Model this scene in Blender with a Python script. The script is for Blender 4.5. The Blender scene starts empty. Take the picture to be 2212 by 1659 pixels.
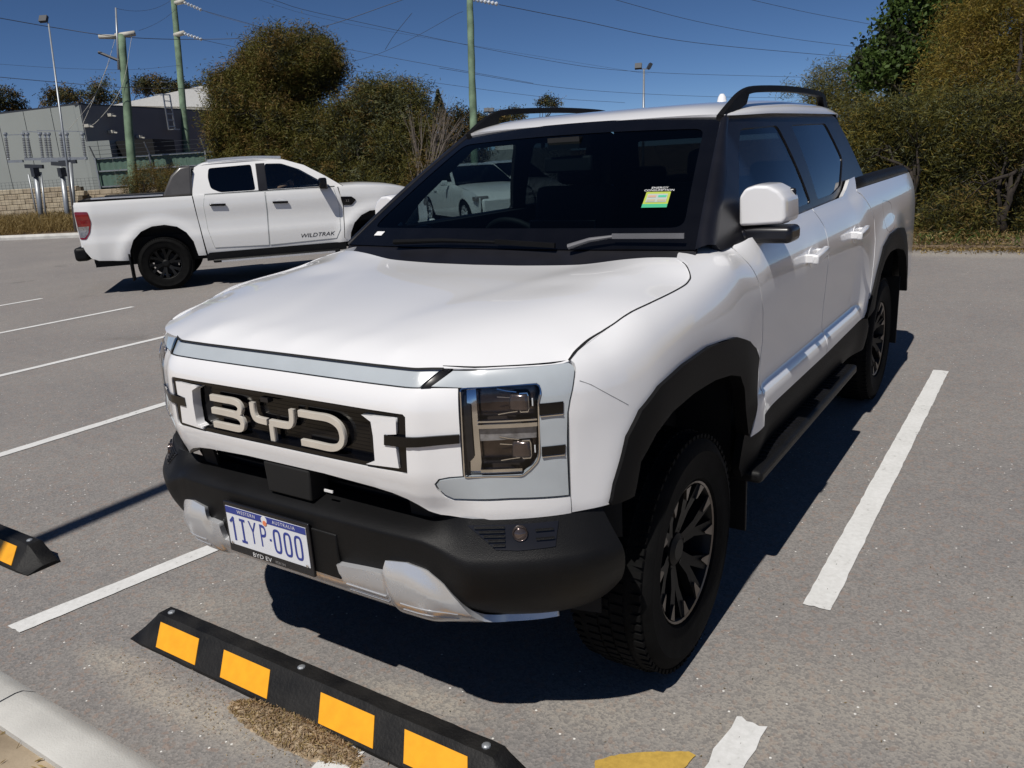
import bpy, math, random
import numpy as np
from mathutils import Vector, Matrix
from mathutils.geometry import delaunay_2d_cdt

random.seed(7)
rng = np.random.default_rng(11)
scene = bpy.context.scene

# ------------------------------------------------------------------ camera
CP = np.array([1.8621, -1.4865, 1.6976]); YAW, PITCH, ROLL, FPX = -.5987, .2771, -.0599, 1754.1
F_ = np.array([math.sin(YAW)*math.cos(PITCH), math.cos(YAW)*math.cos(PITCH), -math.sin(PITCH)])
R0_ = np.array([math.cos(YAW), -math.sin(YAW), 0.]); U0_ = np.cross(R0_, F_)
R_ = R0_*math.cos(ROLL)+U0_*math.sin(ROLL); U_ = -R0_*math.sin(ROLL)+U0_*math.cos(ROLL)
cam = bpy.data.cameras.new('camera'); cam.sensor_width = 36; cam.lens = FPX/2212*36
cam.clip_start = .05; cam.clip_end = 3000
camo = bpy.data.objects.new('camera', cam); scene.collection.objects.link(camo)
camo.matrix_world = Matrix([[R_[0], U_[0], -F_[0], CP[0]], [R_[1], U_[1], -F_[1], CP[1]], [R_[2], U_[2], -F_[2], CP[2]], [0, 0, 0, 1]])
scene.camera = camo

# ------------------------------------------------------------------ daylight
SUN_EL = 59.0; SUN_AZ = math.radians(178.3)          # azimuth clockwise from +Y
SD = Vector((math.sin(SUN_AZ)*math.cos(math.radians(SUN_EL)), math.cos(SUN_AZ)*math.cos(math.radians(SUN_EL)), math.sin(math.radians(SUN_EL))))
world = bpy.data.worlds.new('World'); scene.world = world; world.use_nodes = True
wt = world.node_tree; wt.nodes.clear()
wo = wt.nodes.new('ShaderNodeOutputWorld'); wb = wt.nodes.new('ShaderNodeBackground'); sk = wt.nodes.new('ShaderNodeTexSky')
sk.sky_type = 'NISHITA'; sk.sun_disc = False; sk.sun_elevation = math.radians(SUN_EL); sk.sun_rotation = SUN_AZ
sk.air_density = .35; sk.dust_density = 0; sk.ozone_density = 4.5; sk.altitude = 50
wb.inputs['Strength'].default_value = .057
hs = wt.nodes.new('ShaderNodeHueSaturation'); hs.inputs['Saturation'].default_value = 1.08; hs.inputs['Value'].default_value = 1.25
wt.links.new(sk.outputs[0], hs.inputs['Color']); wt.links.new(hs.outputs[0], wb.inputs[0]); wt.links.new(wb.outputs[0], wo.inputs[0])
sun = bpy.data.lights.new('sun', 'SUN'); sun.energy = 4.15; sun.angle = math.radians(.53); sun.color = (1, .955, .89)
suno = bpy.data.objects.new('sun', sun); scene.collection.objects.link(suno)
suno.rotation_euler = SD.to_track_quat('Z', 'Y').to_euler()
suno.location = (0, -20, 40)
scene.view_settings.view_transform = 'Standard'; scene.view_settings.look = 'None'
scene.view_settings.exposure = 0.0; scene.view_settings.gamma = 1; scene.view_settings.use_curve_mapping = False
scene.render.engine = 'CYCLES'
scene.cycles.max_bounces = 8; scene.cycles.transparent_max_bounces = 16; scene.cycles.caustics_reflective = False; scene.cycles.caustics_refractive = False

def at(px, py, dep):
    """point of the place seen at (px, py) of a 2212 x 1659 picture, dep metres along the view axis"""
    d = F_+R_*(px-1106)/FPX-U_*(py-829.5)/FPX
    return CP+d*dep

# ------------------------------------------------------------------ materials
def new_mat(name):
    m = bpy.data.materials.new(name); m.use_nodes = True
    nt = m.node_tree; b = nt.nodes['Principled BSDF']
    return m, nt, b
def N(nt, kind, **kw):
    n = nt.nodes.new(kind)
    for k, v in kw.items():
        if k.startswith('i_'): n.inputs[k[2:].replace('_', ' ')].default_value = v
        else: setattr(n, k, v)
    return n
def mat(name, col, rough=.5, metal=0., coat=0., coatr=.03, var=0., vscale=8., bump=0., bscale=200., spec=.5, col2=None, rvar=0., c2scale=3.):
    m, nt, b = new_mat(name)
    b.inputs['Base Color'].default_value = (*col, 1); b.inputs['Roughness'].default_value = rough; b.inputs['Metallic'].default_value = metal
    b.inputs['Coat Weight'].default_value = coat; b.inputs['Coat Roughness'].default_value = coatr
    b.inputs['Specular IOR Level'].default_value = spec
    tc = N(nt, 'ShaderNodeTexCoord')
    if var > 0 or col2:
        nz = N(nt, 'ShaderNodeTexNoise'); nz.inputs['Scale'].default_value = vscale; nz.inputs['Detail'].default_value = 6
        nt.links.new(tc.outputs['Object'], nz.inputs['Vector'])
        mx = N(nt, 'ShaderNodeMix', data_type='RGBA')
        a = tuple(max(0, c*(1-var)) for c in col); c2 = col2 if col2 else tuple(min(1, c*(1+var)) for c in col)
        mx.inputs['A'].default_value = (*a, 1); mx.inputs['B'].default_value = (*c2, 1)
        rp = N(nt, 'ShaderNodeMapRange'); rp.inputs['From Min'].default_value = .32; rp.inputs['From Max'].default_value = .68
        nt.links.new(nz.outputs[0], rp.inputs[0]); nt.links.new(rp.outputs[0], mx.inputs['Factor']); nt.links.new(mx.outputs['Result'], b.inputs['Base Color'])
        if rvar:
            r2 = N(nt, 'ShaderNodeMapRange'); r2.inputs['To Min'].default_value = rough-rvar; r2.inputs['To Max'].default_value = rough+rvar
            nt.links.new(nz.outputs[0], r2.inputs[0]); nt.links.new(r2.outputs[0], b.inputs['Roughness'])
    if bump > 0:
        nb = N(nt, 'ShaderNodeTexNoise'); nb.inputs['Scale'].default_value = bscale; nb.inputs['Detail'].default_value = 3
        nt.links.new(tc.outputs['Object'], nb.inputs['Vector'])
        bp = N(nt, 'ShaderNodeBump'); bp.inputs['Strength'].default_value = bump; bp.inputs['Distance'].default_value = .004
        nt.links.new(nb.outputs[0], bp.inputs['Height']); nt.links.new(bp.outputs[0], b.inputs['Normal'])
    return m
def glass(name, tint, rough=.0, ior=1.5, fac=1.0):
    m = bpy.data.materials.new(name); m.use_nodes = True; nt = m.node_tree; nt.nodes.clear()
    o = N(nt, 'ShaderNodeOutputMaterial'); mx = N(nt, 'ShaderNodeMixShader'); t = N(nt, 'ShaderNodeBsdfTransparent'); g = N(nt, 'ShaderNodeBsdfGlossy')
    t.inputs[0].default_value = (*tint, 1); g.inputs['Roughness'].default_value = rough; g.inputs[0].default_value = (fac, fac, fac, 1)
    fr = N(nt, 'ShaderNodeFresnel'); gb_ = N(nt, 'ShaderNodeNewGeometry'); mi_ = N(nt, 'ShaderNodeMix', data_type='FLOAT'); mi_.inputs[2].default_value = ior; mi_.inputs[3].default_value = 1/ior; nt.links.new(gb_.outputs['Backfacing'], mi_.inputs[0]); nt.links.new(mi_.outputs[0], fr.inputs[0])
    nt.links.new(fr.outputs[0], mx.inputs[0]); nt.links.new(t.outputs[0], mx.inputs[1]); nt.links.new(g.outputs[0], mx.inputs[2]); nt.links.new(mx.outputs[0], o.inputs[0])
    return m
M = {}
M['white'] = mat('white_paint', (.83, .83, .84), .30, coat=1., coatr=.03, var=.012, vscale=2.5)
M['cream'] = mat('plain_white_paint', (.78, .78, .77), .35, coat=.7, coatr=.04, var=.012, vscale=2.5)
M['blackpl'] = mat('black_textured_plastic', (.0065, .0065, .007), .48, spec=.2, bump=.25, bscale=420, var=.25, vscale=6)
M['flare'] = mat('charcoal_flare_plastic', (.006, .006, .0065), .55, spec=.12, bump=.2, bscale=500, var=.2, vscale=5)
M['gloss'] = mat('gloss_black', (.004, .004, .005), .14, coat=.15, spec=.35, var=.2)
M['pillar'] = mat('black_pillar_trim', (.009, .009, .012), .3, var=.2)
M['dark'] = mat('dark_void', (.004, .004, .004), .8, var=.2)
M['rubber'] = mat('tyre_rubber', (.0055, .0055, .0055), .85, spec=.12, var=.35, vscale=14, bump=.3, bscale=120)
M['silver'] = mat('satin_silver', (.64, .65, .67), .27, metal=.5, var=.03, vscale=10, rvar=.04, coat=.3)
M['letter'] = mat('brushed_letter_metal', (.74, .70, .63), .28, metal=.35, var=.05, vscale=20)
M['chrome'] = mat('chrome', (.72, .72, .74), .10, metal=1, var=.03)
M['smoke'] = mat('smoked_lamp_reflector', (.13, .105, .10), .16, metal=.7, var=.3, vscale=20)
M['machined'] = mat('machined_alloy', (.17, .15, .135), .34, metal=.9, var=.1, vscale=30)
M['rim'] = mat('black_alloy', (.005, .005, .005), .5, spec=.25, var=.2)
M['drl'] = mat('frosted_blue_lamp', (.44, .48, .51), .28, coat=1, coatr=.03, var=.04, vscale=12)
M['glass'] = glass('windscreen_glass', (.33, .41, .43), ior=1.40, fac=.75)
M['sglass'] = glass('side_glass', (.58, .64, .64), ior=1.75)
M['tint'] = glass('tinted_privacy_glass', (.06, .065, .07), ior=1.7)
M['rglass'] = glass('rear_side_glass', (.05, .055, .06), ior=1.75)
M['wblade'] = mat('wiper_blade_grey', (.13, .13, .14), .45, var=.1)
M['panel_grey'] = mat('seam_grey', (.22, .22, .23), .6, var=.05)
M['clear'] = glass('clear_lamp_cover', (.93, .94, .95), ior=1.35)
M['interior'] = mat('dark_cabin_trim', (.006, .006, .007), .7, var=.3)
M['seat'] = mat('seat_fabric', (.006, .006, .007), .8, var=.3)
M['plate'] = mat('plate_white', (.72, .74, .78), .4, var=.02)
M['pblue'] = mat('plate_blue', (.03, .05, .27), .4, var=.05)
M['porange'] = mat('emblem_orange', (.75, .22, .10), .4, var=.1)
M['lblack'] = mat('print_black', (.02, .02, .02), .5, var=.1)
M['lwhite'] = mat('print_white', (.75, .75, .75), .5, var=.05)
M['red'] = mat('red_lens', (.20, .004, .007), .12, coat=1, var=.2, vscale=14)
M['lens'] = mat('smoky_clear_lens', (.22, .21, .21), .12, coat=1, var=.4, vscale=40)

def tree_of(o): return o
# ------------------------------------------------------------------ object helpers
COL = scene.collection
ORG = {}
def tag(o, label=None, cat=None, group=None, kind=None):
    if label: o['label'] = label
    if cat: o['category'] = cat
    if group: o['group'] = group
    if kind: o['kind'] = kind
    return o
def thing(name, label, cat, loc=(0, 0, 0), rz=0., group=None):
    o = bpy.data.objects.new(name, None); COL.objects.link(o); o.location = loc; o.rotation_euler = (0, 0, rz); o.empty_display_size = .2
    return tag(o, label, cat, group)
def mk(name, V, F, m, parent=None, smooth=False, normals=None, loc=None, rot=None, mats=None, fm=None):
    me = bpy.data.meshes.new(name)
    V = np.asarray(V, dtype=float)
    me.from_pydata([tuple(map(float, v)) for v in V], [], [tuple(int(i) for i in f) for f in F])
    if mats:
        for q in mats: me.materials.append(q)
        if fm is not None: me.polygons.foreach_set('material_index', np.asarray(fm, dtype=np.int32))
    else: me.materials.append(m)
    if smooth: me.polygons.foreach_set('use_smooth', [True]*len(me.polygons))
    me.update()
    if normals is not None:
        me.normals_split_custom_set_from_vertices([tuple(map(float, n)) for n in normals])
    o = bpy.data.objects.new(name, me); COL.objects.link(o)
    if parent is not None: o.parent = parent
    if loc is not None: o.location = loc
    if rot is not None: o.rotation_euler = rot
    return o
class MB:
    def __init__(s): s.V = []; s.F = []; s.M = []; s.n = 0
    def add(s, V, F, mi=0):
        V = np.asarray(V, float).reshape(-1, 3); s.V.append(V); s.F += [tuple(i+s.n for i in f) for f in F]; s.M += [mi]*len(F); s.n += len(V)
    def box(s, c, d, ax=None, mi=0, taper=1.):
        c = np.asarray(c, float); d = np.asarray(d, float)/2
        A = np.eye(3) if ax is None else np.asarray(ax, float)
        V = []
        for z in (-1, 1):
            k = 1 if z < 0 else taper
            for x, y in ((-1, -1), (1, -1), (1, 1), (-1, 1)): V.append(c+A[0]*x*d[0]*k+A[1]*y*d[1]*k+A[2]*z*d[2])
        s.add(V, [(3, 2, 1, 0), (4, 5, 6, 7), (0, 1, 5, 4), (1, 2, 6, 5), (2, 3, 7, 6), (3, 0, 4, 7)], mi)
    def bar(s, a, b, w, h=None, up=(0, 0, 1), mi=0):
        a = np.asarray(a, float); b = np.asarray(b, float); h = h or w
        d = b-a; L = np.linalg.norm(d); d = d/L; u = np.asarray(up, float); r = np.cross(d, u)
        if np.linalg.norm(r) < 1e-3: r = np.cross(d, (1, 0, 0))
        r /= np.linalg.norm(r); u = np.cross(r, d)
        s.box((a+b)/2, (w, L, h), (r, d, u), mi)
    def tube(s, P, R, n=8, mi=0, cap=True):
        P = [np.asarray(p, float) for p in P]; R = [R]*len(P) if np.isscalar(R) else R
        T = []
        for i in range(len(P)):
            t = P[min(i+1, len(P)-1)]-P[max(i-1, 0)]; T.append(t/max(np.linalg.norm(t), 1e-9))
        a = np.cross(T[0], (0, 0, 1));
        if np.linalg.norm(a) < .05: a = np.cross(T[0], (1, 0, 0))
        a /= np.linalg.norm(a); V = []
        for i, p in enumerate(P):
            a = a-T[i]*(a@T[i]); a /= np.linalg.norm(a); b = np.cross(T[i], a)
            for k in range(n):
                w = 2*math.pi*k/n; V.append(p+(a*math.cos(w)+b*math.sin(w))*R[i])
        F = []
        for i in range(len(P)-1):
            for k in range(n): F.append((i*n+k, i*n+(k+1) % n, (i+1)*n+(k+1) % n, (i+1)*n+k))
        if cap: F.append(tuple(range(n))[::-1]); F.append(tuple((len(P)-1)*n+k for k in range(n)))
        s.add(V, F, mi)
    def lathe(s, prof, c, ax, n=32, mi=0, close=False):
        """prof: (radius, along axis)"""
        c = np.asarray(c, float); ax = np.asarray(ax, float); a = np.cross(ax, (0, 0, 1)) if abs(ax[2]) < .9 else np.cross(ax, (1, 0, 0)); a /= np.linalg.norm(a); b = np.cross(ax, a)
        V = []
        for r, h in prof:
            for k in range(n):
                w = 2*math.pi*k/n; V.append(c+ax*h+(a*math.cos(w)+b*math.sin(w))*r)
        F = []; L = len(prof)
        for i in range(L if close else L-1):
            j = (i+1) % L
            for k in range(n): F.append((i*n+k, i*n+(k+1) % n, j*n+(k+1) % n, j*n+k))
        s.add(V, F, mi)
    def build(s, name, m, parent=None, smooth=False, mats=None, **kw):
        return mk(name, np.vstack(s.V), s.F, m, parent, smooth, mats=mats, fm=s.M if mats else None, **kw)
def autosmooth(o, ang=35):
    me = o.data
    me.polygons.foreach_set('use_smooth', [True]*len(me.polygons))
    try: me.set_sharp_from_angle(angle=math.radians(ang))
    except Exception: pass
    return o
def bevel(o, w=.01, seg=2, ang=35):
    b = o.modifiers.new('bevel', 'BEVEL'); b.width = w; b.segments = seg; b.limit_method = 'ANGLE'; b.angle_limit = math.radians(ang)
    autosmooth(o, 50); return o

def dens(poly, h):
    out = []
    n = len(poly)
    for i in range(n):
        a = np.array(poly[i], float); b = np.array(poly[(i+1) % n], float); k = max(1, int(math.ceil(np.linalg.norm(b-a)/h)))
        for j in range(k): out.append(a+(b-a)*j/k)
    return np.array(out)
def roundp(poly, r, seg=4):
    """round the corners of a polygon; r scalar or list"""
    n = len(poly); out = []
    R = [r]*n if np.isscalar(r) else r
    for i in range(n):
        p = np.array(poly[i], float); a = np.array(poly[i-1], float)-p; b = np.array(poly[(i+1) % n], float)-p
        la, lb = np.linalg.norm(a), np.linalg.norm(b); rr = min(R[i], la*.45, lb*.45)
        if rr < 1e-5: out.append(p); continue
        s = p+a/la*rr; e = p+b/lb*rr
        for k in range(seg+1):
            t = k/seg; out.append((1-t)**2*s+2*t*(1-t)*p+t*t*e)
    return [tuple(q) for q in out]
def inpoly(P, poly):
    x, y = P[:, 0], P[:, 1]; c = np.zeros(len(P), bool); n = len(poly)
    for i in range(n):
        x1, y1 = poly[i-1]; x2, y2 = poly[i]
        if y1 == y2: continue
        k = ((y1 > y) != (y2 > y)) & (x < (x2-x1)*(y-y1)/(y2-y1)+x1); c ^= k
    return c
def pseg(P, poly):
    d = np.full(len(P), 1e9); n = len(poly)
    for i in range(n):
        a = np.array(poly[i-1]); b = np.array(poly[i]); ab = b-a; L = ab@ab
        if L < 1e-12: continue
        t = np.clip(((P-a)@ab)/L, 0, 1); d = np.minimum(d, np.linalg.norm(P-(a+t[:, None]*ab), axis=1))
    return d
def panel(name, outline, fn, m, parent=None, h=.03, th=.012, holes=(), flip=False, hb=None):
    """a curved sheet: 2D outline (with holes) mapped by fn((n,2)) -> (n,3), with a real edge thickness"""
    hb = hb or h
    loops = [dens(outline, hb)]+[dens(q, hb) for q in holes]
    pts = [tuple(p) for L in loops for p in L]; E = []; k = 0
    for L in loops:
        n = len(L); E += [(k+i, k+(i+1) % n) for i in range(n)]; k += n
    lo = loops[0].min(0); hi = loops[0].max(0)
    gx, gy = np.meshgrid(np.arange(lo[0]+h/2, hi[0], h), np.arange(lo[1]+h/2, hi[1], h)); G = np.c_[gx.ravel(), gy.ravel()]
    if len(G):
        ok = inpoly(G, loops[0])
        for q in loops[1:]: ok &= ~inpoly(G, q)
        G = G[ok]
        if len(G):
            d = pseg(G, loops[0])
            for q in loops[1:]: d = np.minimum(d, pseg(G, q))
            G = G[d > h*.45]
    pts += [tuple(p) for p in G]
    r = delaunay_2d_cdt([Vector(p) for p in pts], E, [], 0, 1e-6)
    v2 = np.array([tuple(v) for v in r[0]]); tri = [f for f in r[2]]
    C = np.array([v2[list(f)].mean(0) for f in tri]); ok = inpoly(C, loops[0])
    for q in loops[1:]: ok &= ~inpoly(C, q)
    tri = [f for f, o in zip(tri, ok) if o]
    e = 1e-3
    P = fn(v2); Du = (fn(v2+[e, 0])-fn(v2-[e, 0])); Dv = (fn(v2+[0, e])-fn(v2-[0, e])); Nn = np.cross(Du, Dv); Nn /= np.maximum(np.linalg.norm(Nn, axis=1), 1e-12)[:, None]
    if flip: Nn = -Nn
    # orient triangles with the normals
    F = []
    for f in tri:
        a, b, c = P[f[0]], P[f[1]], P[f[2]]
        if np.cross(b-a, c-a)@Nn[f[0]] < 0: f = f[::-1]
        F.append(tuple(f))
    cnt = {}
    for f in F:
        for i in range(len(f)):
            a, b = f[i], f[(i+1) % len(f)]; cnt[(a, b)] = 1
    bd = [(a, b) for (a, b) in cnt if (b, a) not in cnt]
    V = [P]; NN = [Nn]; n0 = len(P)
    if th:
        ids = sorted({i for e_ in bd for i in e_}); mp = {i: k for k, i in enumerate(ids)}; K = len(ids)
        out = np.zeros((K, 3))
        for a, b in bd:
            t = P[b]-P[a]; o = np.cross(t, Nn[a]); L = np.linalg.norm(o)
            if L > 0: out[mp[a]] += o/L; out[mp[b]] += o/L
        out /= np.maximum(np.linalg.norm(out, axis=1), 1e-9)[:, None]
        A = P[ids]; B = A-Nn[ids]*th
        V += [A, B]; NN += [out, out]
        for a, b in bd: F.append((n0+mp[b], n0+mp[a], n0+K+mp[a], n0+K+mp[b]))
    return mk(name, np.vstack(V), F, m, parent, smooth=True, normals=np.vstack(NN))
def grid(name, fn, nu, nv, m, parent=None, flip=False, closed=False, analytic=False, th=0):
    u = np.linspace(0, 1, nu); v = np.linspace(0, 1, nv); U, W = np.meshgrid(u, v, indexing='ij'); Q = np.c_[U.ravel(), W.ravel()]
    P = fn(Q); F = []
    for i in range(nu-1):
        for j in range(nv-1):
            q = (i*nv+j, (i+1)*nv+j, (i+1)*nv+j+1, i*nv+j+1); F.append(q[::-1] if flip else q)
    if th:
        # rim all round
        k = len(P); ring = [i*nv for i in range(nu)]+[(nu-1)*nv+j for j in range(1, nv)]+[i*nv+nv-1 for i in range(nu-2, -1, -1)]+[j for j in range(nv-2, 0, -1)]
        e = 1e-3; Nn = np.cross(fn(np.clip(Q+[e, 0], 0, 1))-fn(np.clip(Q-[e, 0], 0, 1)), fn(np.clip(Q+[0, e], 0, 1))-fn(np.clip(Q-[0, e], 0, 1))); Nn /= np.maximum(np.linalg.norm(Nn, axis=1), 1e-12)[:, None]
        if flip: Nn = -Nn
        A = P[ring]; B = A-Nn[ring]*th; K = len(ring); P = np.vstack([P, A, B])
        for i in range(K):
            j = (i+1) % K; q = (k+i, k+j, k+K+j, k+K+i); F.append(q if not flip else q[::-1])
    return mk(name, P, F, m, parent, smooth=True)
def ribbon(mb, pts, w, th, fn, closed=False, mi=0, join=None):
    """a raised stroke along 2D pts, width w, mapped with fn((n,2), height)"""
    P = np.array(pts, float); n = len(P); T = np.gradient(P, axis=0); T /= np.linalg.norm(T, axis=1)[:, None]; Nr = np.c_[-T[:, 1], T[:, 0]]
    L = P+Nr*w/2; R = P-Nr*w/2; Lb = P+Nr*w*.44; Rb = P-Nr*w*.44
    V = np.vstack([fn(L, 0), fn(R, 0), fn(Lb, th), fn(Rb, th), fn(L, th*.7), fn(R, th*.7)]); F = []
    for i in range(n-1):
        F += [(2*n+i, 2*n+i+1, 3*n+i+1, 3*n+i), (4*n+i, 4*n+i+1, 2*n+i+1, 2*n+i), (3*n+i, 3*n+i+1, 5*n+i+1, 5*n+i), (i, i+1, 4*n+i+1, 4*n+i), (5*n+i, 5*n+i+1, n+i+1, n+i)]
    for i in (0, n-1): F.append((i, 4*n+i, 2*n+i, 3*n+i, 5*n+i, n+i))
    mb.add(V, F, mi)
def smooth_path(pts, k=6):
    P = np.array(pts, float); P = np.vstack([2*P[0]-P[1], P, 2*P[-1]-P[-2]]); out = []
    for i in range(1, len(P)-2):
        for j in range(k):
            t = j/k; a, b, c, d = P[i-1], P[i], P[i+1], P[i+2]
            out.append(.5*((2*b)+(-a+c)*t+(2*a-5*b+4*c-d)*t*t+(-a+3*b-3*c+d)*t**3))
    out.append(P[-2]); return np.array(out)
def text(name, s, size, fn, m, parent=None, sx=1., th=.0, center=True, spacing=1., shear=0.):
    """flat lettering: font outline -> mesh, mapped with fn((n,2)) -> (n,3)"""
    cu = bpy.data.curves.new('lettering', 'FONT'); cu.body = s; cu.size = size; cu.align_x = 'CENTER' if center else 'LEFT'; cu.align_y = 'CENTER'; cu.resolution_u = 3; cu.space_character = spacing; cu.shear = shear
    t = bpy.data.objects.new('lettering', cu); me = bpy.data.meshes.new_from_object(t)
    V = np.array([v.co[:2] for v in me.vertices]); F = [tuple(p.vertices) for p in me.polygons]
    bpy.data.objects.remove(t); bpy.data.curves.remove(cu); bpy.data.meshes.remove(me)
    V = V*[sx, 1]
    return mk(name, fn(V), F, m, parent)
def pchip(xk, yk):
    xk = np.array(xk, float); yk = np.array(yk, float); h = np.diff(xk); d = np.diff(yk)/h; m = np.zeros(len(xk)); m[0] = d[0]; m[-1] = d[-1]
    for i in range(1, len(xk)-1):
        if d[i-1]*d[i] > 0:
            w1 = 2*h[i]+h[i-1]; w2 = h[i]+2*h[i-1]; m[i] = (w1+w2)/(w1/d[i-1]+w2/d[i])
    def f(x):
        x = np.asarray(x, float); xc = np.clip(x, xk[0], xk[-1]); i = np.clip(np.searchsorted(xk, xc)-1, 0, len(xk)-2); t = (xc-xk[i])/h[i]
        y = (2*t**3-3*t**2+1)*yk[i]+(t**3-2*t**2+t)*h[i]*m[i]+(-2*t**3+3*t**2)*yk[i+1]+(t**3-t**2)*h[i]*m[i+1]
        return y+np.where(x < xk[0], (x-xk[0])*m[0], 0)+np.where(x > xk[-1], (x-xk[-1])*m[-1], 0)
    return f
def sstep(x, a, b):
    t = np.clip((np.asarray(x, float)-a)/(b-a), 0, 1); return t*t*(3-2*t)
# ------------------------------------------------------------------ body surface of the near pickup (truck axes = place axes)
PL = np.array([(0, 0), (.25, .0), (.42, .003), (.52, .012), (.575, .04), (.70, .105), (.80, .17), (.865, .23), (.91, .30), (.938, .39), (.952, .50), (.958, .65), (.96, .9), (.96, 5.2), (.95, 5.3), (.90, 5.37), (.80, 5.39), (0, 5.40)], float)
def _spl():
    pts = []; P = np.vstack([[-.25, 0], PL, [-.2, 5.40]])
    for i in range(1, len(P)-2):
        p0, p1, p2, p3 = P[i-1], P[i], P[i+1], P[i+2]; t0 = 0; d = lambda a, b: max(np.hypot(*(b-a)), 1e-6)**.5
        t1 = t0+d(p0, p1); t2 = t1+d(p1, p2); t3 = t2+d(p2, p3); n = min(max(4, int(np.hypot(*(p2-p1))/.01)), 40)
        for k in range(n):
            t = t1+(t2-t1)*k/n
            A1 = (t1-t)/(t1-t0)*p0+(t-t0)/(t1-t0)*p1; A2 = (t2-t)/(t2-t1)*p1+(t-t1)/(t2-t1)*p2; A3 = (t3-t)/(t3-t2)*p2+(t-t2)/(t3-t2)*p3
            B1 = (t2-t)/(t2-t0)*A1+(t-t0)/(t2-t0)*A2; B2 = (t3-t)/(t3-t1)*A2+(t-t1)/(t3-t1)*A3
            pts.append((t2-t)/(t2-t1)*B1+(t-t1)/(t2-t1)*B2)
    pts.append(P[-2]); pts = np.array(pts); s = np.r_[0, np.cumsum(np.hypot(*np.diff(pts, axis=0).T))]
    d = np.gradient(pts, axis=0); d /= np.hypot(d[:, 0], d[:, 1])[:, None]
    return pts, s, np.c_[d[:, 1], -d[:, 0]]
SP, SS, SN = _spl()
T0 = .7205                                            # along the flank t = y + T0
FO = pchip([.60, .70, .78, .84, .90, 1.06, 1.09, 1.128, 1.17, 1.20], [-.05, -.04, -.03, -.010, 0, -.004, -.010, -.028, -.062, -.10])
CO = pchip([.60, .70, .765, .80, .85, 1.02, 1.10, 1.14, 1.17, 1.20, 1.22], [-.03, -.02, -.004, .0, .0, .0, -.006, -.018, -.036, -.075, -.11])
NU = [.60, .66, .80, 1.0, 1.08, 1.13, 1.17, 1.21, 1.25, 1.29, 1.33, 1.37]
NO = pchip(NU, [.0, .0, .0, -.002, -.006, -.015, -.032, -.058, -.093, -.131, -.170, -.21])
NZ = pchip(NU, [.60, .66, .80, 1.0, 1.08, 1.128, 1.164, 1.192, 1.211, 1.223, 1.230, 1.234])
NR = pchip([.25, .45, .60, .85, 1.1, 1.3, 1.5], [-.028, .012, .045, .067, .088, .108, .115])
DO = pchip([.40, .60, .70, .735, .765, .79, .88, 1.0, 1.12, 1.20, 1.27, 1.32, 1.36, 1.42, 1.47], [-.05, .006, .006, -.004, -.024, -.027, -.023, -.012, -.005, -.010, -.028, -.048, -.070, -.088, -.10])
BO = pchip([.40, .60, .80, 1.0, 1.15, 1.25, 1.33, 1.38, 1.42], [-.03, .0, .0, 0, -.004, -.014, -.034, -.056, -.075])
WY1, WY2, WR = .84, 4.09, .397
def plan(t):
    t = np.abs(t); return np.interp(t, SS, SP[:, 0]), np.interp(t, SS, SP[:, 1]), np.interp(t, SS, SN[:, 0]), np.interp(t, SS, SN[:, 1])
def surf(Q, dn=0., sg=1):
    Q = np.atleast_2d(np.asarray(Q, float)); t = Q[:, 0]; u = Q[:, 1]; px, py, nx, ny = plan(t); y = t-T0
    wf = 1-sstep(t, .55, .72); wn = sstep(t, .96, 1.22); wd = sstep(y, 1.25, 1.62); wb = sstep(y, 3.2, 3.5)
    o = FO(u)*wf+CO(u)*(1-wf); o = o*(1-wn)+NO(u)*wn
    z = u*(1-wn)+(NZ(u)+NR(y)*sstep(u, .95, 1.18))*wn
    o = o*(1-wd)+DO(u)*wd; z = z*(1-wd)+u*wd; o = o*(1-wb)+BO(u)*wb
    for yc, k in ((WY1, .020), (WY2+.06, .026)):
        d = np.hypot(y-yc, (u-.42)*1.02); o = o+k*np.exp(-((d-.66)/.13)**2)*sstep(t, .92, 1.1)*(1-sstep(u, 1.12, 1.25))
    o = o+dn
    return np.c_[sg*(px+nx*o), py+ny*o, z]
# ------------------------------------------------------------------ ground
def ellipse_mask(nt, geo, cells, noise_out):
    """soft uneven patches of blown sand at real places on the ground"""
    last = None
    for (cx, cy, rx, ry, ang, st) in cells:
        mp = N(nt, 'ShaderNodeMapping', vector_type='TEXTURE'); mp.inputs['Location'].default_value = (cx, cy, 0); mp.inputs['Rotation'].default_value = (0, 0, ang); mp.inputs['Scale'].default_value = (rx, ry, 1)
        nt.links.new(geo, mp.inputs['Vector'])
        ln = N(nt, 'ShaderNodeVectorMath', operation='LENGTH'); nt.links.new(mp.outputs[0], ln.inputs[0])
        ad = N(nt, 'ShaderNodeMath', operation='MULTIPLY_ADD'); ad.inputs[1].default_value = 1.1; nt.links.new(noise_out, ad.inputs[0]); nt.links.new(ln.outputs['Value'], ad.inputs[2])
        mr = N(nt, 'ShaderNodeMapRange', interpolation_type='SMOOTHSTEP'); mr.inputs['From Min'].default_value = 1.45; mr.inputs['From Max'].default_value = .55; mr.inputs['To Min'].default_value = 0; mr.inputs['To Max'].default_value = st
        nt.links.new(ad.outputs[0], mr.inputs[0])
        if last is None: last = mr.outputs[0]
        else:
            mx = N(nt, 'ShaderNodeMath', operation='MAXIMUM'); nt.links.new(last, mx.inputs[0]); nt.links.new(mr.outputs[0], mx.inputs[1]); last = mx.outputs[0]
    return last
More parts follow.
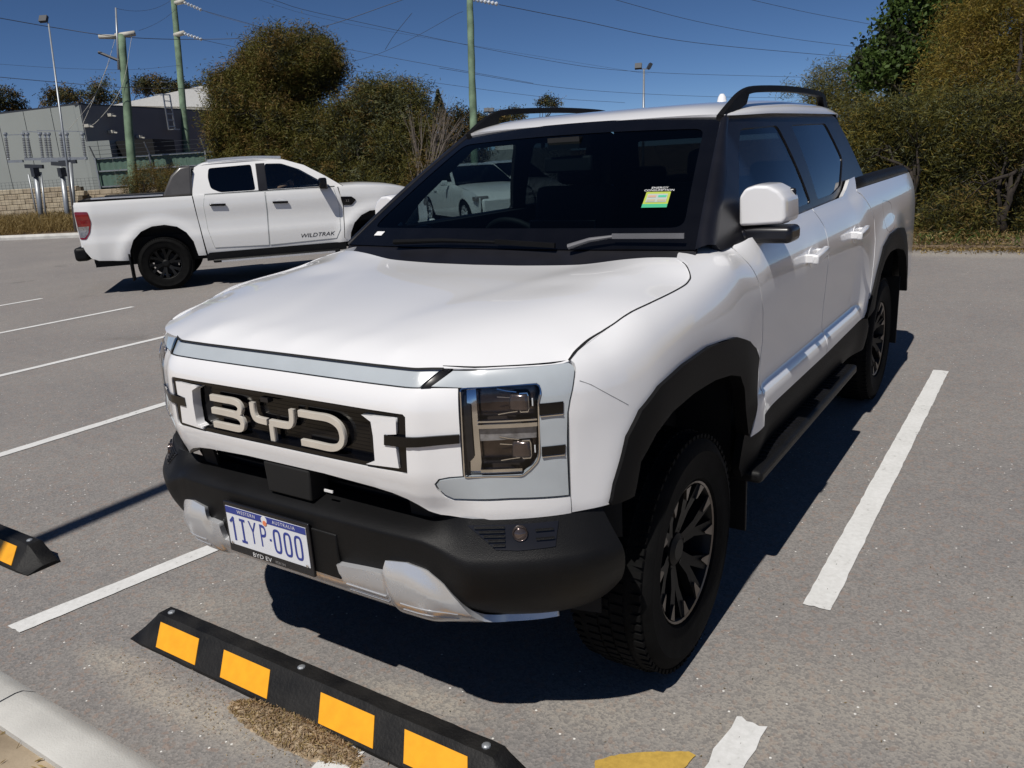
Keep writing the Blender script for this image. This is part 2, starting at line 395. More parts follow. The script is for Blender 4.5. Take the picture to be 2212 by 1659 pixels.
def asphalt():
    m, nt, b = new_mat('car_park_asphalt')
    g = N(nt, 'ShaderNodeNewGeometry').outputs['Position']
    def noise(s, d=4, r=.55):
        n = N(nt, 'ShaderNodeTexNoise'); n.inputs['Scale'].default_value = s; n.inputs['Detail'].default_value = d; n.inputs['Roughness'].default_value = r; nt.links.new(g, n.inputs['Vector']); return n.outputs[0]
    def vor(s):
        n = N(nt, 'ShaderNodeTexVoronoi'); n.inputs['Scale'].default_value = s; nt.links.new(g, n.inputs['Vector']); return n
    v = vor(125); v2 = vor(60); fine = noise(330, 3, .7); big = noise(.55, 5, .6); mid = noise(9, 5, .6); pat = noise(2.2, 4, .6)
    cr = N(nt, 'ShaderNodeValToRGB'); e = cr.color_ramp.elements
    e[0].position = .0; e[0].color = (.140, .136, .133, 1); e[1].position = 1; e[1].color = (.44, .42, .40, 1)
    for p_, c in ((.30, (.190, .184, .180, 1)), (.55, (.238, .231, .226, 1)), (.80, (.29, .272, .26, 1))):
        k = e.new(p_); k.color = c
    sp = N(nt, 'ShaderNodeSeparateColor'); nt.links.new(v.outputs['Color'], sp.inputs[0])
    mf = N(nt, 'ShaderNodeMix', data_type='FLOAT'); mf.inputs[0].default_value = .5; nt.links.new(sp.outputs[0], mf.inputs[2]); nt.links.new(fine, mf.inputs[3]); nt.links.new(mf.outputs[0], cr.inputs[0])
    tn = N(nt, 'ShaderNodeMix', data_type='RGBA', blend_type='MULTIPLY'); tn.inputs[0].default_value = 1
    br = N(nt, 'ShaderNodeValToRGB'); br.color_ramp.elements[0].position = .3; br.color_ramp.elements[0].color = (.82, .81, .82, 1); br.color_ramp.elements[1].position = .72; br.color_ramp.elements[1].color = (1.16, 1.13, 1.08, 1)
    bm = N(nt, 'ShaderNodeMix', data_type='FLOAT'); bm.inputs[0].default_value = .4; nt.links.new(big, bm.inputs[2]); nt.links.new(mid, bm.inputs[3]); nt.links.new(bm.outputs[0], br.inputs[0])
    nt.links.new(cr.outputs[0], tn.inputs[6]); nt.links.new(br.outputs[0], tn.inputs[7])
    # reddish aggregate here and there
    rd = N(nt, 'ShaderNodeMix', data_type='RGBA'); rr = N(nt, 'ShaderNodeMapRange'); rr.inputs['From Min'].default_value = .80; rr.inputs['From Max'].default_value = .9; rr.inputs['To Max'].default_value = .5
    s2 = N(nt, 'ShaderNodeSeparateColor'); nt.links.new(v2.outputs['Color'], s2.inputs[0]); nt.links.new(s2.outputs[1], rr.inputs[0]); nt.links.new(rr.outputs[0], rd.inputs[0]); nt.links.new(tn.outputs[2], rd.inputs[6]); rd.inputs[7].default_value = (.27, .20, .165, 1)
    # sand
    sm = ellipse_mask(nt, g, [(1.9, .95, 1.8, .6, .35, .6), (2.6, 1.6, 2.0, 1.0, .5, .4), (1.2, .55, 1.0, .4, .3, .5), (-.25, -.22, .85, .13, .02, .95), (-.85, -.20, .35, .12, 0, .8), (.30, -.28, .5, .14, 0, .9), (.30, .20, .45, .10, .1, .75), (.85, .42, .5, .22, .3, .55), (-.9, .20, .5, .2, .3, .35), (-.6, -.48, 2.6, .05, 0, .6), (-.4, -.7, 4, .16, 0, 1.), (-12, 13, 9, 1.2, .3, .6), (1.2, 11.2, 5, .5, .0, .6)], pat)
    ms = N(nt, 'ShaderNodeMix', data_type='RGBA'); sc = N(nt, 'ShaderNodeValToRGB'); sc.color_ramp.elements[0].color = (.30, .275, .235, 1); sc.color_ramp.elements[1].color = (.48, .435, .365, 1); nt.links.new(fine, sc.inputs[0])
    mm = N(nt, 'ShaderNodeMath', operation='MULTIPLY'); nz = N(nt, 'ShaderNodeMapRange'); nz.inputs['From Min'].default_value = .35; nz.inputs['From Max'].default_value = .6; nz.inputs['To Min'].default_value = .35; nt.links.new(mf.outputs[0], nz.inputs[0]); nt.links.new(sm, mm.inputs[0]); nt.links.new(nz.outputs[0], mm.inputs[1])
    nt.links.new(mm.outputs[0], ms.inputs[0]); nt.links.new(rd.outputs[2], ms.inputs[6]); nt.links.new(sc.outputs[0], ms.inputs[7])
    # oil drips and faint cracks
    oil = noise(1.3, 3, .5); oc_ = N(nt, 'ShaderNodeMapRange'); oc_.inputs['From Min'].default_value = .66; oc_.inputs['From Max'].default_value = .74; oc_.inputs['To Max'].default_value = .28; nt.links.new(oil, oc_.inputs[0])
    wv = N(nt, 'ShaderNodeMix', data_type='RGBA', blend_type='ADD'); wv.inputs[0].default_value = .25; nn_ = N(nt, 'ShaderNodeTexNoise'); nn_.inputs['Scale'].default_value = 2.5; nn_.inputs['Detail'].default_value = 5; nt.links.new(g, nn_.inputs['Vector']); nt.links.new(g, wv.inputs[6]); nt.links.new(nn_.outputs['Color'], wv.inputs[7])
    ck = N(nt, 'ShaderNodeTexVoronoi', feature='DISTANCE_TO_EDGE'); ck.inputs['Scale'].default_value = .33; nt.links.new(wv.outputs[2], ck.inputs['Vector']); ckr = N(nt, 'ShaderNodeMapRange'); ckr.inputs['From Min'].default_value = .0012; ckr.inputs['From Max'].default_value = .0035; ckr.inputs['To Min'].default_value = .0; ckr.inputs['To Max'].default_value = 0; nt.links.new(ck.outputs['Distance'], ckr.inputs[0])
    dk = N(nt, 'ShaderNodeMath', operation='MAXIMUM'); nt.links.new(oc_.outputs[0], dk.inputs[0]); nt.links.new(ckr.outputs[0], dk.inputs[1]); dm = N(nt, 'ShaderNodeMix', data_type='RGBA'); nt.links.new(dk.outputs[0], dm.inputs[0]); nt.links.new(ms.outputs[2], dm.inputs[6]); dm.inputs[7].default_value = (.07, .066, .062, 1); ms = dm
    # sun-glint specks painted into the asphalt colour as small pale dots
    v3 = vor(42); s3 = N(nt, 'ShaderNodeSeparateColor'); nt.links.new(v3.outputs['Color'], s3.inputs[0])
    c1 = N(nt, 'ShaderNodeMath', operation='GREATER_THAN'); c1.inputs[1].default_value = .93; nt.links.new(s3.outputs[0], c1.inputs[0]); c2 = N(nt, 'ShaderNodeMath', operation='LESS_THAN'); c2.inputs[1].default_value = .16; nt.links.new(v3.outputs['Distance'], c2.inputs[0]); c3 = N(nt, 'ShaderNodeMath', operation='MULTIPLY'); nt.links.new(c1.outputs[0], c3.inputs[0]); nt.links.new(c2.outputs[0], c3.inputs[1])
    mc = N(nt, 'ShaderNodeMix', data_type='RGBA'); nt.links.new(c3.outputs[0], mc.inputs[0]); nt.links.new(ms.outputs[2], mc.inputs[6]); mc.inputs[7].default_value = (.75, .74, .70, 1)
    nt.links.new(mc.outputs[2], b.inputs['Base Color']); b.inputs['Roughness'].default_value = .85; b.inputs['Specular IOR Level'].default_value = .3
    bp = N(nt, 'ShaderNodeBump'); bp.inputs['Strength'].default_value = .55; bp.inputs['Distance'].default_value = .003; hh = N(nt, 'ShaderNodeMath', operation='ADD'); nt.links.new(v.outputs['Distance'], hh.inputs[0]); nt.links.new(fine, hh.inputs[1]); nt.links.new(hh.outputs[0], bp.inputs['Height']); nt.links.new(bp.outputs[0], b.inputs['Normal'])
    return m
def struct(o): o['kind'] = 'structure'; return o
M['sand'] = mat('sandy_soil', (.30, .235, .16), .95, var=.25, vscale=5, bump=.6, bscale=60, col2=(.42, .34, .24))
M['soil'] = mat('litter_soil', (.10, .07, .045), .95, var=.4, vscale=4, bump=.8, bscale=40, col2=(.20, .14, .085))
M['conc'] = mat('kerb_concrete', (.50, .49, .46), .85, var=.12, vscale=3, bump=.4, bscale=180, col2=(.62, .61, .57))
def paint(name, c1, c2):
    m, nt, b = new_mat(name); g = N(nt, 'ShaderNodeNewGeometry').outputs['Position']
    n = N(nt, 'ShaderNodeTexNoise'); n.inputs['Scale'].default_value = 45; n.inputs['Detail'].default_value = 7; n.inputs['Roughness'].default_value = .7; nt.links.new(g, n.inputs['Vector'])
    n2 = N(nt, 'ShaderNodeTexNoise'); n2.inputs['Scale'].default_value = 5; n2.inputs['Detail'].default_value = 4; nt.links.new(g, n2.inputs['Vector'])
    ad = N(nt, 'ShaderNodeMath', operation='MULTIPLY_ADD'); ad.inputs[1].default_value = .5; nt.links.new(n2.outputs[0], ad.inputs[0]); nt.links.new(n.outputs[0], ad.inputs[2])
    cr = N(nt, 'ShaderNodeValToRGB'); e = cr.color_ramp.elements; e[0].position = .50; e[0].color = (.23, .22, .21, 1); e[1].position = .60; e[1].color = (*c1, 1); k = e.new(.9); k.color = (*c2, 1)
    nt.links.new(ad.outputs[0], cr.inputs[0]); nt.links.new(cr.outputs[0], b.inputs['Base Color']); b.inputs['Roughness'].default_value = .75
    bp = N(nt, 'ShaderNodeBump'); bp.inputs['Strength'].default_value = .4; bp.inputs['Distance'].default_value = .002; nt.links.new(n.outputs[0], bp.inputs['Height']); nt.links.new(bp.outputs[0], b.inputs['Normal']); return m
M['wpaint'] = paint('worn_white_paint', (.60, .60, .585), (.70, .70, .69)); M['ypaint'] = paint('worn_yellow_paint', (.42, .27, .05), (.55, .36, .07))

struct(mk('ground', [(-900, -900, -.006), (900, -900, -.006), (900, 900, -.006), (-900, 900, -.006)], [(0, 1, 2, 3)], M['soil']))
AS = asphalt()
# car park sheet: its far edge follows the kerbs
edge = [(-60, -.50), (-60, -1.2), (-44, 4.2), (-25.3, 10.9), (-21.4, 12.3), (-15, 14.7), (-9.5, 19), (-9, 34), (5, 40), (-1.6, 12.6), (-1.0, 11.6), (9, 12.1), (30, 13), (30, -.50)]
fl0 = mk('car_park_surface', [(x, y, 0) for x, y in edge], [tuple(range(len(edge)))[::-1]], AS)
struct(fl0)
def line(x0, x1, y0, y1, m='wpaint', jag=.0025, name='parking_line', ang=0.):
    pts = []
    n = max(2, int((y1-y0)/.05))
    for i in range(n+1): pts.append((x0+random.uniform(-jag, jag), y0+(y1-y0)*i/n))
    for i in range(4): pts.append((x0+(x1-x0)*(i+1)/5, y1+random.uniform(-jag*2, jag*2)))
    for i in range(n, -1, -1): pts.append((x1+random.uniform(-jag, jag), y0+(y1-y0)*i/n))
    for i in range(4): pts.append((x1+(x0-x1)*(i+1)/5, y0+random.uniform(-jag*2, jag*2)))
    return struct(mk(name, [(x+(y-y0)*ang, y, .004) for x, y in pts], [tuple(range(len(pts)))[::-1]], M[m]))
line(1.205, 1.305, 1.33, 4.92); line(1.19, 1.285, .15, .60, jag=.008)
line(-1.465, -1.37, -.27, 4.8, ang=.16)
for x in (-3.775, -6.16, -8.50, -10.85): line(x, x+.09, .2, 4.66, ang=.01)
line(.20, .29, -.23, -.085, jag=.012)
def gp(px, py):
    d = F_+R_*(px-1106)/FPX-U_*(py-829.5)/FPX; q = CP+d*(-CP[2]/d[2]); return (q[0], q[1])
q_ = dens([gp(1283, 1700), gp(1284, 1646), gp(1330, 1634), gp(1372, 1628), gp(1440, 1626), gp(1490, 1625), gp(1504, 1634), gp(1478, 1660), gp(1440, 1700)], .015); q_ = q_+np.array([[random.uniform(-.0025, .0025), random.uniform(-.0025, .0025)] for _ in q_])
struct(mk('yellow_marking', [(x, y, .004) for x, y in q_], [tuple(range(len(q_)))], M['ypaint']))

# near kerb along the bottom left, sandy bed behind it
def kerb(pts, w, h, name='kerb', m='conc', seg=.6):
    mb = MB()
    for (a, b) in zip(pts[:-1], pts[1:]):
        a = np.array([*a, 0.]); b = np.array([*b, 0.]); d = b-a; Ls = np.linalg.norm(d); d /= Ls; nr = np.array([-d[1], d[0], 0]); k = max(1, int(Ls/3.0))
        for i in range(k):
            p0 = a+d*(Ls*i/k+.004); p1 = a+d*(Ls*(i+1)/k-.004); V = []
            for p_ in (p0, p1):
                for o_, z in ((0, 0), (.0, h*.55), (w*.22, h*.93), (w*.36, h), (w*.92, h), (w, h*.94), (w, 0)): V.append(p_+nr*o_+[0, 0, z-.02 if z == 0 else z])
            F = [(j, 7+j, 8+j, 1+j) for j in range(6)]+[(0, 1, 2, 3, 4, 5, 6), tuple(range(13, 6, -1))]; mb.add(V, F)
    o_ = mb.build(name, M[m]); autosmooth(o_, 30); return struct(o_)
kerb([(9, -.46), (-14, -.46)], .165, .075)
struct(mk('garden_bed', [(-14, -.60, .05), (9, -.60, .05), (9, -7, .06), (-14, -7, .06)], [(3, 2, 1, 0)], M['sand']))
kerb([(-1.2, 11.6), (9, 12.1), (30, 13)][::1], .15, .05, m='soil'); kerb([(-44, 4.2), (-25.3, 10.9), (-21.4, 12.3), (-15, 14.7), (-9.5, 19)], .15, .14)

# ------------------------------------------------------------------ foliage
def leafmat(name, c1, c2, tr=.35):
    m = bpy.data.materials.new(name); m.use_nodes = True; nt = m.node_tree; nt.nodes.clear()
    o = N(nt, 'ShaderNodeOutputMaterial'); d = N(nt, 'ShaderNodeBsdfPrincipled'); t = N(nt, 'ShaderNodeBsdfTranslucent'); mx = N(nt, 'ShaderNodeMixShader'); mx.inputs[0].default_value = tr
    g = N(nt, 'ShaderNodeNewGeometry'); c = N(nt, 'ShaderNodeMix', data_type='RGBA'); c.inputs[6].default_value = (*c1, 1); c.inputs[7].default_value = (*c2, 1); nt.links.new(g.outputs['Random Per Island'], c.inputs[0])
    nt.links.new(c.outputs[2], d.inputs['Base Color']); nt.links.new(c.outputs[2], t.inputs[0]); d.inputs['Roughness'].default_value = .6; d.inputs['Specular IOR Level'].default_value = .25
    nt.links.new(d.outputs[0], mx.inputs[1]); nt.links.new(t.outputs[0], mx.inputs[2]); nt.links.new(mx.outputs[0], o.inputs[0]); return m
LM = {'olive': leafmat('olive_leaf', (.070, .068, .015), (.18, .165, .038)), 'brown': leafmat('browned_leaf', (.11, .075, .022), (.24, .16, .045)), 'green': leafmat('green_leaf', (.04, .07, .015), (.11, .17, .04)),
      'gold': leafmat('golden_leaf', (.15, .112, .018), (.30, .215, .04)), 'dark': leafmat('dark_leaf', (.018, .022, .012), (.045, .05, .024)), 'grey': leafmat('grey_green_leaf', (.085, .095, .045), (.18, .19, .09)), 'dry': leafmat('dry_grass', (.26, .19, .08), (.50, .38, .17)), 'twig': mat('grey_twig', (.11, .09, .075), .9, var=.3), 'bark': mat('dark_bark', (.030, .023, .018), .95, var=.4, vscale=12, bump=.6, bscale=40)}
def leaves(name, C, lens, wid, mats, mi, parent=None, droop=.0, up=.3, kind=None):
    """C (n,3) centres, one narrow leaf quad at each"""
    n = len(C); d = rng.normal(size=(n, 3)); d[:, 2] = d[:, 2]*.8+up-droop; d /= np.linalg.norm(d, axis=1)[:, None]; a = rng.normal(size=(n, 3)); s = np.cross(d, a); s /= np.linalg.norm(s, axis=1)[:, None]
    l = lens*rng.uniform(.6, 1.35, n)[:, None]; w = wid*rng.uniform(.7, 1.3, n)[:, None]
    V = np.empty((n, 4, 3)); V[:, 0] = C-d*l/2; V[:, 1] = C+s*w/2; V[:, 2] = C+d*l/2; V[:, 3] = C-s*w/2
    me = bpy.data.meshes.new(name); me.vertices.add(4*n); me.vertices.foreach_set('co', V.ravel().astype(np.float32)); me.loops.add(4*n); me.loops.foreach_set('vertex_index', np.arange(4*n, dtype=np.int32)); me.polygons.add(n); me.polygons.foreach_set('loop_start', np.arange(0, 4*n, 4, dtype=np.int32)); me.polygons.foreach_set('material_index', np.asarray(mi, dtype=np.int32))
    for q in mats: me.materials.append(LM[q])
    me.update(calc_edges=True); o = bpy.data.objects.new(name, me); COL.objects.link(o)
    if parent: o.parent = parent
    if kind: o['kind'] = kind
    return o
def crown_pts(blobs, dens_, clump, per):
    """blobs: (cx,cy,cz, rx,ry,rz); clumps of leaves spread through the shell and body of each blob"""
    P = []; K = []
    for i, b in enumerate(blobs):
        c = np.array(b[:3]); r = np.array(b[3:6]); n = max(4, int(dens_*(r[0]*r[1]+r[1]*r[2]+r[0]*r[2])*4/3*3.14))
        u = rng.normal(size=(n, 3)); u /= np.linalg.norm(u, axis=1)[:, None]; rad = rng.uniform(.35, 1.08, n)**.6; cc = c+u*r*rad[:, None]*(1+.10*np.sin(u[:, :1]*7+i)+.08*np.cos(u[:, 2:3]*9))
        for q in cc:
            m_ = int(per*rng.uniform(.5, 1.5)); P.append(q+rng.normal(size=(m_, 3))*clump*rng.uniform(.6, 1.3)); K.append(np.full(m_, rng.integers(0, 1000)))
    return np.vstack(P), np.concatenate(K)
def branches(mb, base, top, blobs, r0, nb=7, seed=1):
    rr = random.Random(seed); base = np.array(base, float); top = np.array(top, float)
    tr = [base+(top-base)*t+np.array([rr.uniform(-.12, .12), rr.uniform(-.12, .12), 0])*(0 < t < 1) for t in (0, .3, .6, 1)]
    mb.tube(tr, [r0, r0*.75, r0*.5, r0*.25], 8)
    for i in range(nb):
        b = blobs[i % len(blobs)]; s = tr[1+i % 3]; e = np.array(b[:3])+np.array([rr.uniform(-.7, .7)*b[3], rr.uniform(-.7, .7)*b[4], rr.uniform(-.3, .9)*b[5]]); m_ = (s+e)/2+np.array([rr.uniform(-.2, .2), rr.uniform(-.2, .2), .2])
        mb.tube([s, s*.75+e*.25+np.array([0, 0, .1]), m_, e], [r0*.36, r0*.28, r0*.18, r0*.04], 6)
        for k in range(3):
            e2 = m_+np.array([rr.uniform(-1, 1)*b[3]*.6, rr.uniform(-1, 1)*b[4]*.6, rr.uniform(0, 1)*b[5]*.7]); mb.tube([m_, (m_+e2)/2+[0, 0, .05], e2], [r0*.14, r0*.08, r0*.02], 5)
def tree(name, label, cat, blobs, base, dens_, clump, per, ll, lw, mats, probs, r0=.12, group=None, seed=1, droop=.2, nb=8, top=None):
    base = np.array(base, float); t = thing(name, label, cat, tuple(base), 0, group); B = [tuple(np.array(b[:3])-base)+tuple(b[3:6]) for b in blobs]
    P, K = crown_pts(B, dens_, clump, per); P = P[P[:, 2] > .05-base[2]]if False else P
    K = K[:len(P)]; cum = np.cumsum(probs); mi = np.searchsorted(cum, (K % 997)/997.); mi = np.minimum(mi, len(mats)-1)
    leaves('crown', P, ll, lw, mats, mi, t, droop=droop)
    mb = MB(); branches(mb, (0, 0, 0), top if top is not None else (0, 0, B[0][2]*.62), B, r0, nb, seed); mb.build('trunk', LM['bark'], t, smooth=True)
    return t
def W3(px, py, dep): return at(px, py, dep)
def blob(px, py, dep, wpx, hpx, dd=None):
    """ellipsoid whose outline is about wpx by hpx picture pixels at depth dep"""
    c = at(px, py, dep); k = dep/FPX; return (*c, wpx*k*.5, (dd or wpx*k*.5), hpx*k*.5)
def gnd(px, dep):
    q = at(px, 600, dep); return (q[0], q[1], 0.)

# the two acacias behind the far pickup
d_ = 27
b1 = [blob(628, 140, d_, 210, 140), blob(560, 190, d_, 170, 130), blob(520, 250, d_-.5, 140, 120), blob(690, 150, d_+.5, 110, 110), blob(600, 270, d_, 200, 130), blob(490, 290, d_-.8, 90, 90), blob(560, 350, d_-.3, 180, 110), blob(470, 180, d_-.5, 45, 50), blob(660, 330, d_-.4, 170, 150)]
tree('acacia_tree', 'tall round olive and brown bushy tree just behind the white pickup being driven', 'tree', b1, gnd(620, d_), 30, .17, 60, .15, .024, ['olive', 'brown', 'dark'], [.60, .28, .12], .14, seed=3)
d_ = 26.5
b2 = [blob(810, 240, d_, 150, 130), blob(750, 290, d_, 140, 140), blob(880, 240, d_+.5, 120, 120), blob(830, 330, d_, 190, 130), blob(720, 370, d_-.3, 150, 110), blob(900, 320, d_, 110, 130), blob(800, 400, d_-.3, 220, 90)]
tree('acacia_tree', 'lower dull green bushy tree right of the tall round one', 'tree', b2, gnd(800, d_), 26, .17, 56, .15, .024, ['olive', 'grey', 'brown', 'dark'], [.45, .25, .15, .15], .12, seed=5)
# bare greyish bush and low scrub beside it
t = thing('dry_bush', 'bare grey twiggy bush between the acacias and the green timber pole', 'bush', gnd(930, 25.5)); bb = np.array(gnd(930, 25.5)); mb = MB(); rr = random.Random(4)
for i in range(46):
    e = np.array(at(rr.uniform(880, 1000), rr.uniform(225, 400), 25.5+rr.uniform(-.5, .5)))-bb; s = np.array([rr.uniform(-.3, .3), rr.uniform(-.3, .3), rr.uniform(0, .8)]); m_ = s*.4+e*.6+np.array([rr.uniform(-.2, .2), 0, .1])
    mb.tube([s, m_, e], [.028, .014, .004], 5)
    for k in range(4): mb.tube([m_, m_+(e-m_)*rr.uniform(.6, 1.2)+np.array([rr.uniform(-.4, .4), rr.uniform(-.3, .3), rr.uniform(-.2, .4)])], [.008, .003], 4)
tw = mb.build('twigs', LM['twig'], t); tw['kind'] = 'stuff'
P, K = crown_pts([(*(np.array(at(900, 380, 25))-bb), 1.3, .6, .7)], 22, .12, 16); leaves('foliage', P, .12, .02, ['brown', 'olive'], (K % 2), t)
b3 = [blob(985, 280, 31, 70, 90), blob(1000, 330, 31, 110, 100), blob(950, 330, 31, 70, 120)]
tree('shade_tree', 'small dark tree beside the green timber pole', 'tree', b3, gnd(985, 31), 24, .17, 26, .14, .03, ['dark', 'brown'], [.6, .4], .1, seed=8)
t = thing('conifer', 'tiny dark pointed conifer far off left of the timber pole', 'tree', gnd(977, 75)); bb = np.array(gnd(977, 75)); P = []
for k in range(2600):
    f = rng.uniform(0, 1)**.7; a = rng.uniform(0, 6.283); r = (1.05*f+.05)*rng.uniform(.5, 1); top = at(977, 199, 75)[2]; P.append((math.cos(a)*r, math.sin(a)*r, top-f*3.4))
leaves('crown', np.array(P), .28, .08, ['dark'], np.zeros(len(P)), t); mb = MB(); mb.tube([(0, 0, 0), (0, 0, top-.2)], [.16, .03], 6); mb.build('trunk', LM['bark'], t)
# far tree line on the left
far = [('dark rounded gum tree at the left edge beyond the grey building', [(8, 212, 62, 60, 52), (-30, 220, 62, 60, 80), (40, 232, 63, 40, 26)]), ('spreading gum tree above the grey tilt panel building', [(118, 208, 70, 40, 26), (142, 204, 70, 40, 24), (105, 222, 70, 26, 18), (172, 205, 71, 18, 12), (150, 218, 70, 44, 14)]),
       ('narrow two-headed gum tree over the corner of the grey building', [(212, 208, 66, 46, 34), (228, 184, 66, 16, 18), (208, 192, 66, 22, 22), (248, 214, 66, 32, 26)]), ('broad dark gum tree behind the white roof', [(330, 184, 72, 64, 34), (365, 190, 72, 64, 30), (305, 188, 72, 34, 34), (400, 194, 73, 60, 20), (432, 180, 74, 24, 8)]),
       ('hazy small tree seen between the roof rails', [(1185, 218, 85, 34, 16), (1172, 224, 85, 26, 14), (1200, 226, 85, 22, 12)]), ('low dark tree line far behind the flood lights', [(1060, 262, 80, 90, 34), (1010, 262, 80, 60, 40), (1110, 250, 82, 60, 20)])]
for i, (lb_, bl2) in enumerate(far):
    B = [blob(*q) for q in bl2]; tree('gum_tree', lb_, 'tree', B, gnd(bl2[0][0], bl2[0][2]), 4.0, .26, 46, .22, .08, ['dark', 'grey', 'brown'], [.6, .2, .2], .22, group=None, seed=20+i, nb=6)
# right-hand side
t1 = [blob(1800, 175, 26, 110, 80), blob(1770, 195, 26, 70, 70), blob(1840, 200, 26, 90, 80), blob(1800, 250, 26, 150, 90), blob(1880, 250, 25, 100, 120), blob(1700, 195, 27, 24, 24)]
tree('wattle_tree', 'pale olive tree just above the tray of the near pickup', 'tree', t1, gnd(1800, 26), 24, .17, 26, .14, .02, ['grey', 'olive', 'gold'], [.35, .45, .2], .1, seed=31)
t2 = [blob(1960, 40, 19, 110, 130), blob(1930, 130, 19, 150, 110), blob(2060, 50, 19.5, 150, 150), blob(2000, 150, 19, 150, 120), blob(1890, 160, 18.8, 80, 60), blob(2100, -20, 20, 140, 110), blob(1980, 225, 19, 130, 90)]
tree('leafy_tree', 'bright green broad-leaved tree behind the golden shrub', 'tree', t2, gnd(1990, 19), 34, .12, 20, .12, .075, ['green', 'green', 'dark'], [.4, .35, .25], .14, seed=33)
t3 = [blob(2150, 60, 15.5, 230, 170), blob(2090, 150, 15.3, 170, 110), blob(2230, 130, 15.3, 160, 150), blob(2050, 200, 15, 120, 80), blob(2190, 220, 15, 190, 130), blob(2230, -40, 15.6, 190, 120)]
tree('golden_shrub', 'tall golden tipped shrub at the top right corner', 'shrub', t3, gnd(2150, 15.2), 32, .16, 64, .10, .015, ['gold', 'brown', 'olive'], [.5, .2, .3], .1, seed=35)
t4 = [blob(1880, 290, 14.6, 170, 120), blob(1980, 300, 14.2, 190, 170), blob(1850, 360, 14.4, 120, 130), blob(1940, 400, 14.5, 190, 150), blob(2080, 300, 13.6, 190, 190), blob(1990, 475, 14.2, 180, 110, .7)]
tree('acacia_shrub', 'olive green feathery shrub behind the tail of the near pickup', 'shrub', t4, gnd(1950, 14), 34, .16, 74, .105, .015, ['olive', 'grey', 'gold', 'dark'], [.5, .15, .15, .2], .1, seed=37)
t5 = [blob(2190, 290, 12.8, 180, 190), blob(2120, 400, 13.3, 180, 160), blob(2240, 420, 13.3, 150, 170), blob(2150, 480, 13.2, 190, 110, .7), blob(2260, 300, 12.8, 110, 190), blob(2060, 470, 12.8, 130, 90, .7)]
tree('acacia_shrub', 'dark brownish green shrub filling the right edge above the kerb', 'shrub', t5, gnd(2160, 12.7), 38, .16, 72, .10, .014, ['olive', 'brown', 'dark'], [.50, .15, .35], .09, seed=39)
P = np.array([np.array(at(rng.uniform(1960, 2240), 545, 1.))*0+np.array([rng.uniform(-1.5, 5.2), rng.uniform(11.75, 12.5), rng.uniform(.02, .22)]) for _ in range(5200)])
leaves('ground_cover', P, .09, .014, ['brown', 'dry', 'green'], rng.integers(0, 3, len(P)), None, kind='stuff')
P = np.array([(rng.uniform(-1.2, 6), 11.62+abs(rng.normal(0, .22))*-1+.0*i+rng.uniform(0, .25), .012+rng.uniform(0, .04)) for i in range(3800)])
leaves('leaf_litter', P, .06, .014, ['brown', 'dry', 'brown'], rng.integers(0, 3, len(P)), None, up=0, kind='stuff')
# dry grass strip and scrub along the left verge
def verge(n, px0, px1, d0, d1, h, mats, ll=.28, lw=.012, name='dry_grass'):
    px = rng.uniform(px0, px1, n); dp = rng.uniform(d0, d1, n); P = np.array([at(a, 600, b) for a, b in zip(px, dp)]); P[:, 2] = rng.uniform(.0, h, n)+.05*(dp-d0); return leaves(name, P, ll, lw, mats, rng.integers(0, len(mats), n), None, up=1.6, kind='stuff')
verge(15000, -60, 260, 27.8, 30.3, .50, ['dry', 'dry', 'brown'], name='dry_grass'); verge(7000, -60, 520, 27.6, 31, .2, ['dry', 'brown'])
bl_b = [blob(335, 385, 29, 110, 60), blob(300, 400, 28.8, 80, 50), blob(380, 395, 28.5, 80, 60)]
tree('scrub_bush', 'brown scrubby bush against the green fence, left of the cab', 'bush', bl_b, gnd(335, 29), 40, .12, 26, .10, .012, ['brown', 'dark', 'olive'], [.6, .2, .2], .04, seed=51)

# ------------------------------------------------------------------ grey building, walls, fences
M['panelc'] = mat('painted_tilt_panel', (.30, .325, .31), .8, var=.04, vscale=.6, bump=.2, bscale=20)
M['dkwall'] = mat('dark_grey_cladding', (.155, .158, .172), .7, var=.06, vscale=1)
M['roofw'] = mat('white_roof_sheet', (.76, .75, .71), .5, var=.03)
M['lime'] = mat('limestone', (.46, .38, .26), .9, var=.15, vscale=2.5, bump=.6, bscale=50, col2=(.56, .48, .35)); M['lime2'] = mat('limestone_darker', (.38, .31, .21), .9, var=.15, vscale=2.5, bump=.6, bscale=50, col2=(.48, .40, .29))
M['mortar'] = mat('mortar', (.17, .14, .10), .95, var=.1)
M['gfence'] = mat('green_sheet_fence', (.10, .165, .13), .55, var=.06); M['galv'] = mat('galvanised_steel', (.34, .36, .38), .45, metal=.5, var=.1); M['dsteel'] = mat('dark_steel', (.035, .04, .05), .6, metal=0, var=.1)
M['pole'] = mat('green_treated_timber', (.13, .20, .13), .85, var=.3, vscale=3, bump=.7, bscale=14, col2=(.19, .28, .18)); M['pole'].node_tree
M['gwhite'] = mat('weathered_white_arm', (.50, .48, .42), .7, var=.1); M['ins'] = mat('insulator_glaze', (.62, .66, .70), .25, var=.1)
M['cable'] = mat('cable_black', (.05, .055, .065), .6, var=.1)
def wallbox(mb, a, b, z0, z1, th=.2, mi=0):
    a = np.array([a[0], a[1], 0.]); b = np.array([b[0], b[1], 0.]); d = b-a; L_ = np.linalg.norm(d); d /= L_; n = np.array([-d[1], d[0], 0])
    if n@(CP-(a+b)/2)*1 > 0: n = -n
    mb.box((a+b)/2+n*th/2+[0, 0, (z0+z1)/2], (L_, th, z1-z0), (d, n, (0, 0, 1)), mi)
c0 = at(170, 226, 33); cl_ = at(-60, 255, 36.2); zt = c0[2]; cr_ = at(640, 250, 49)
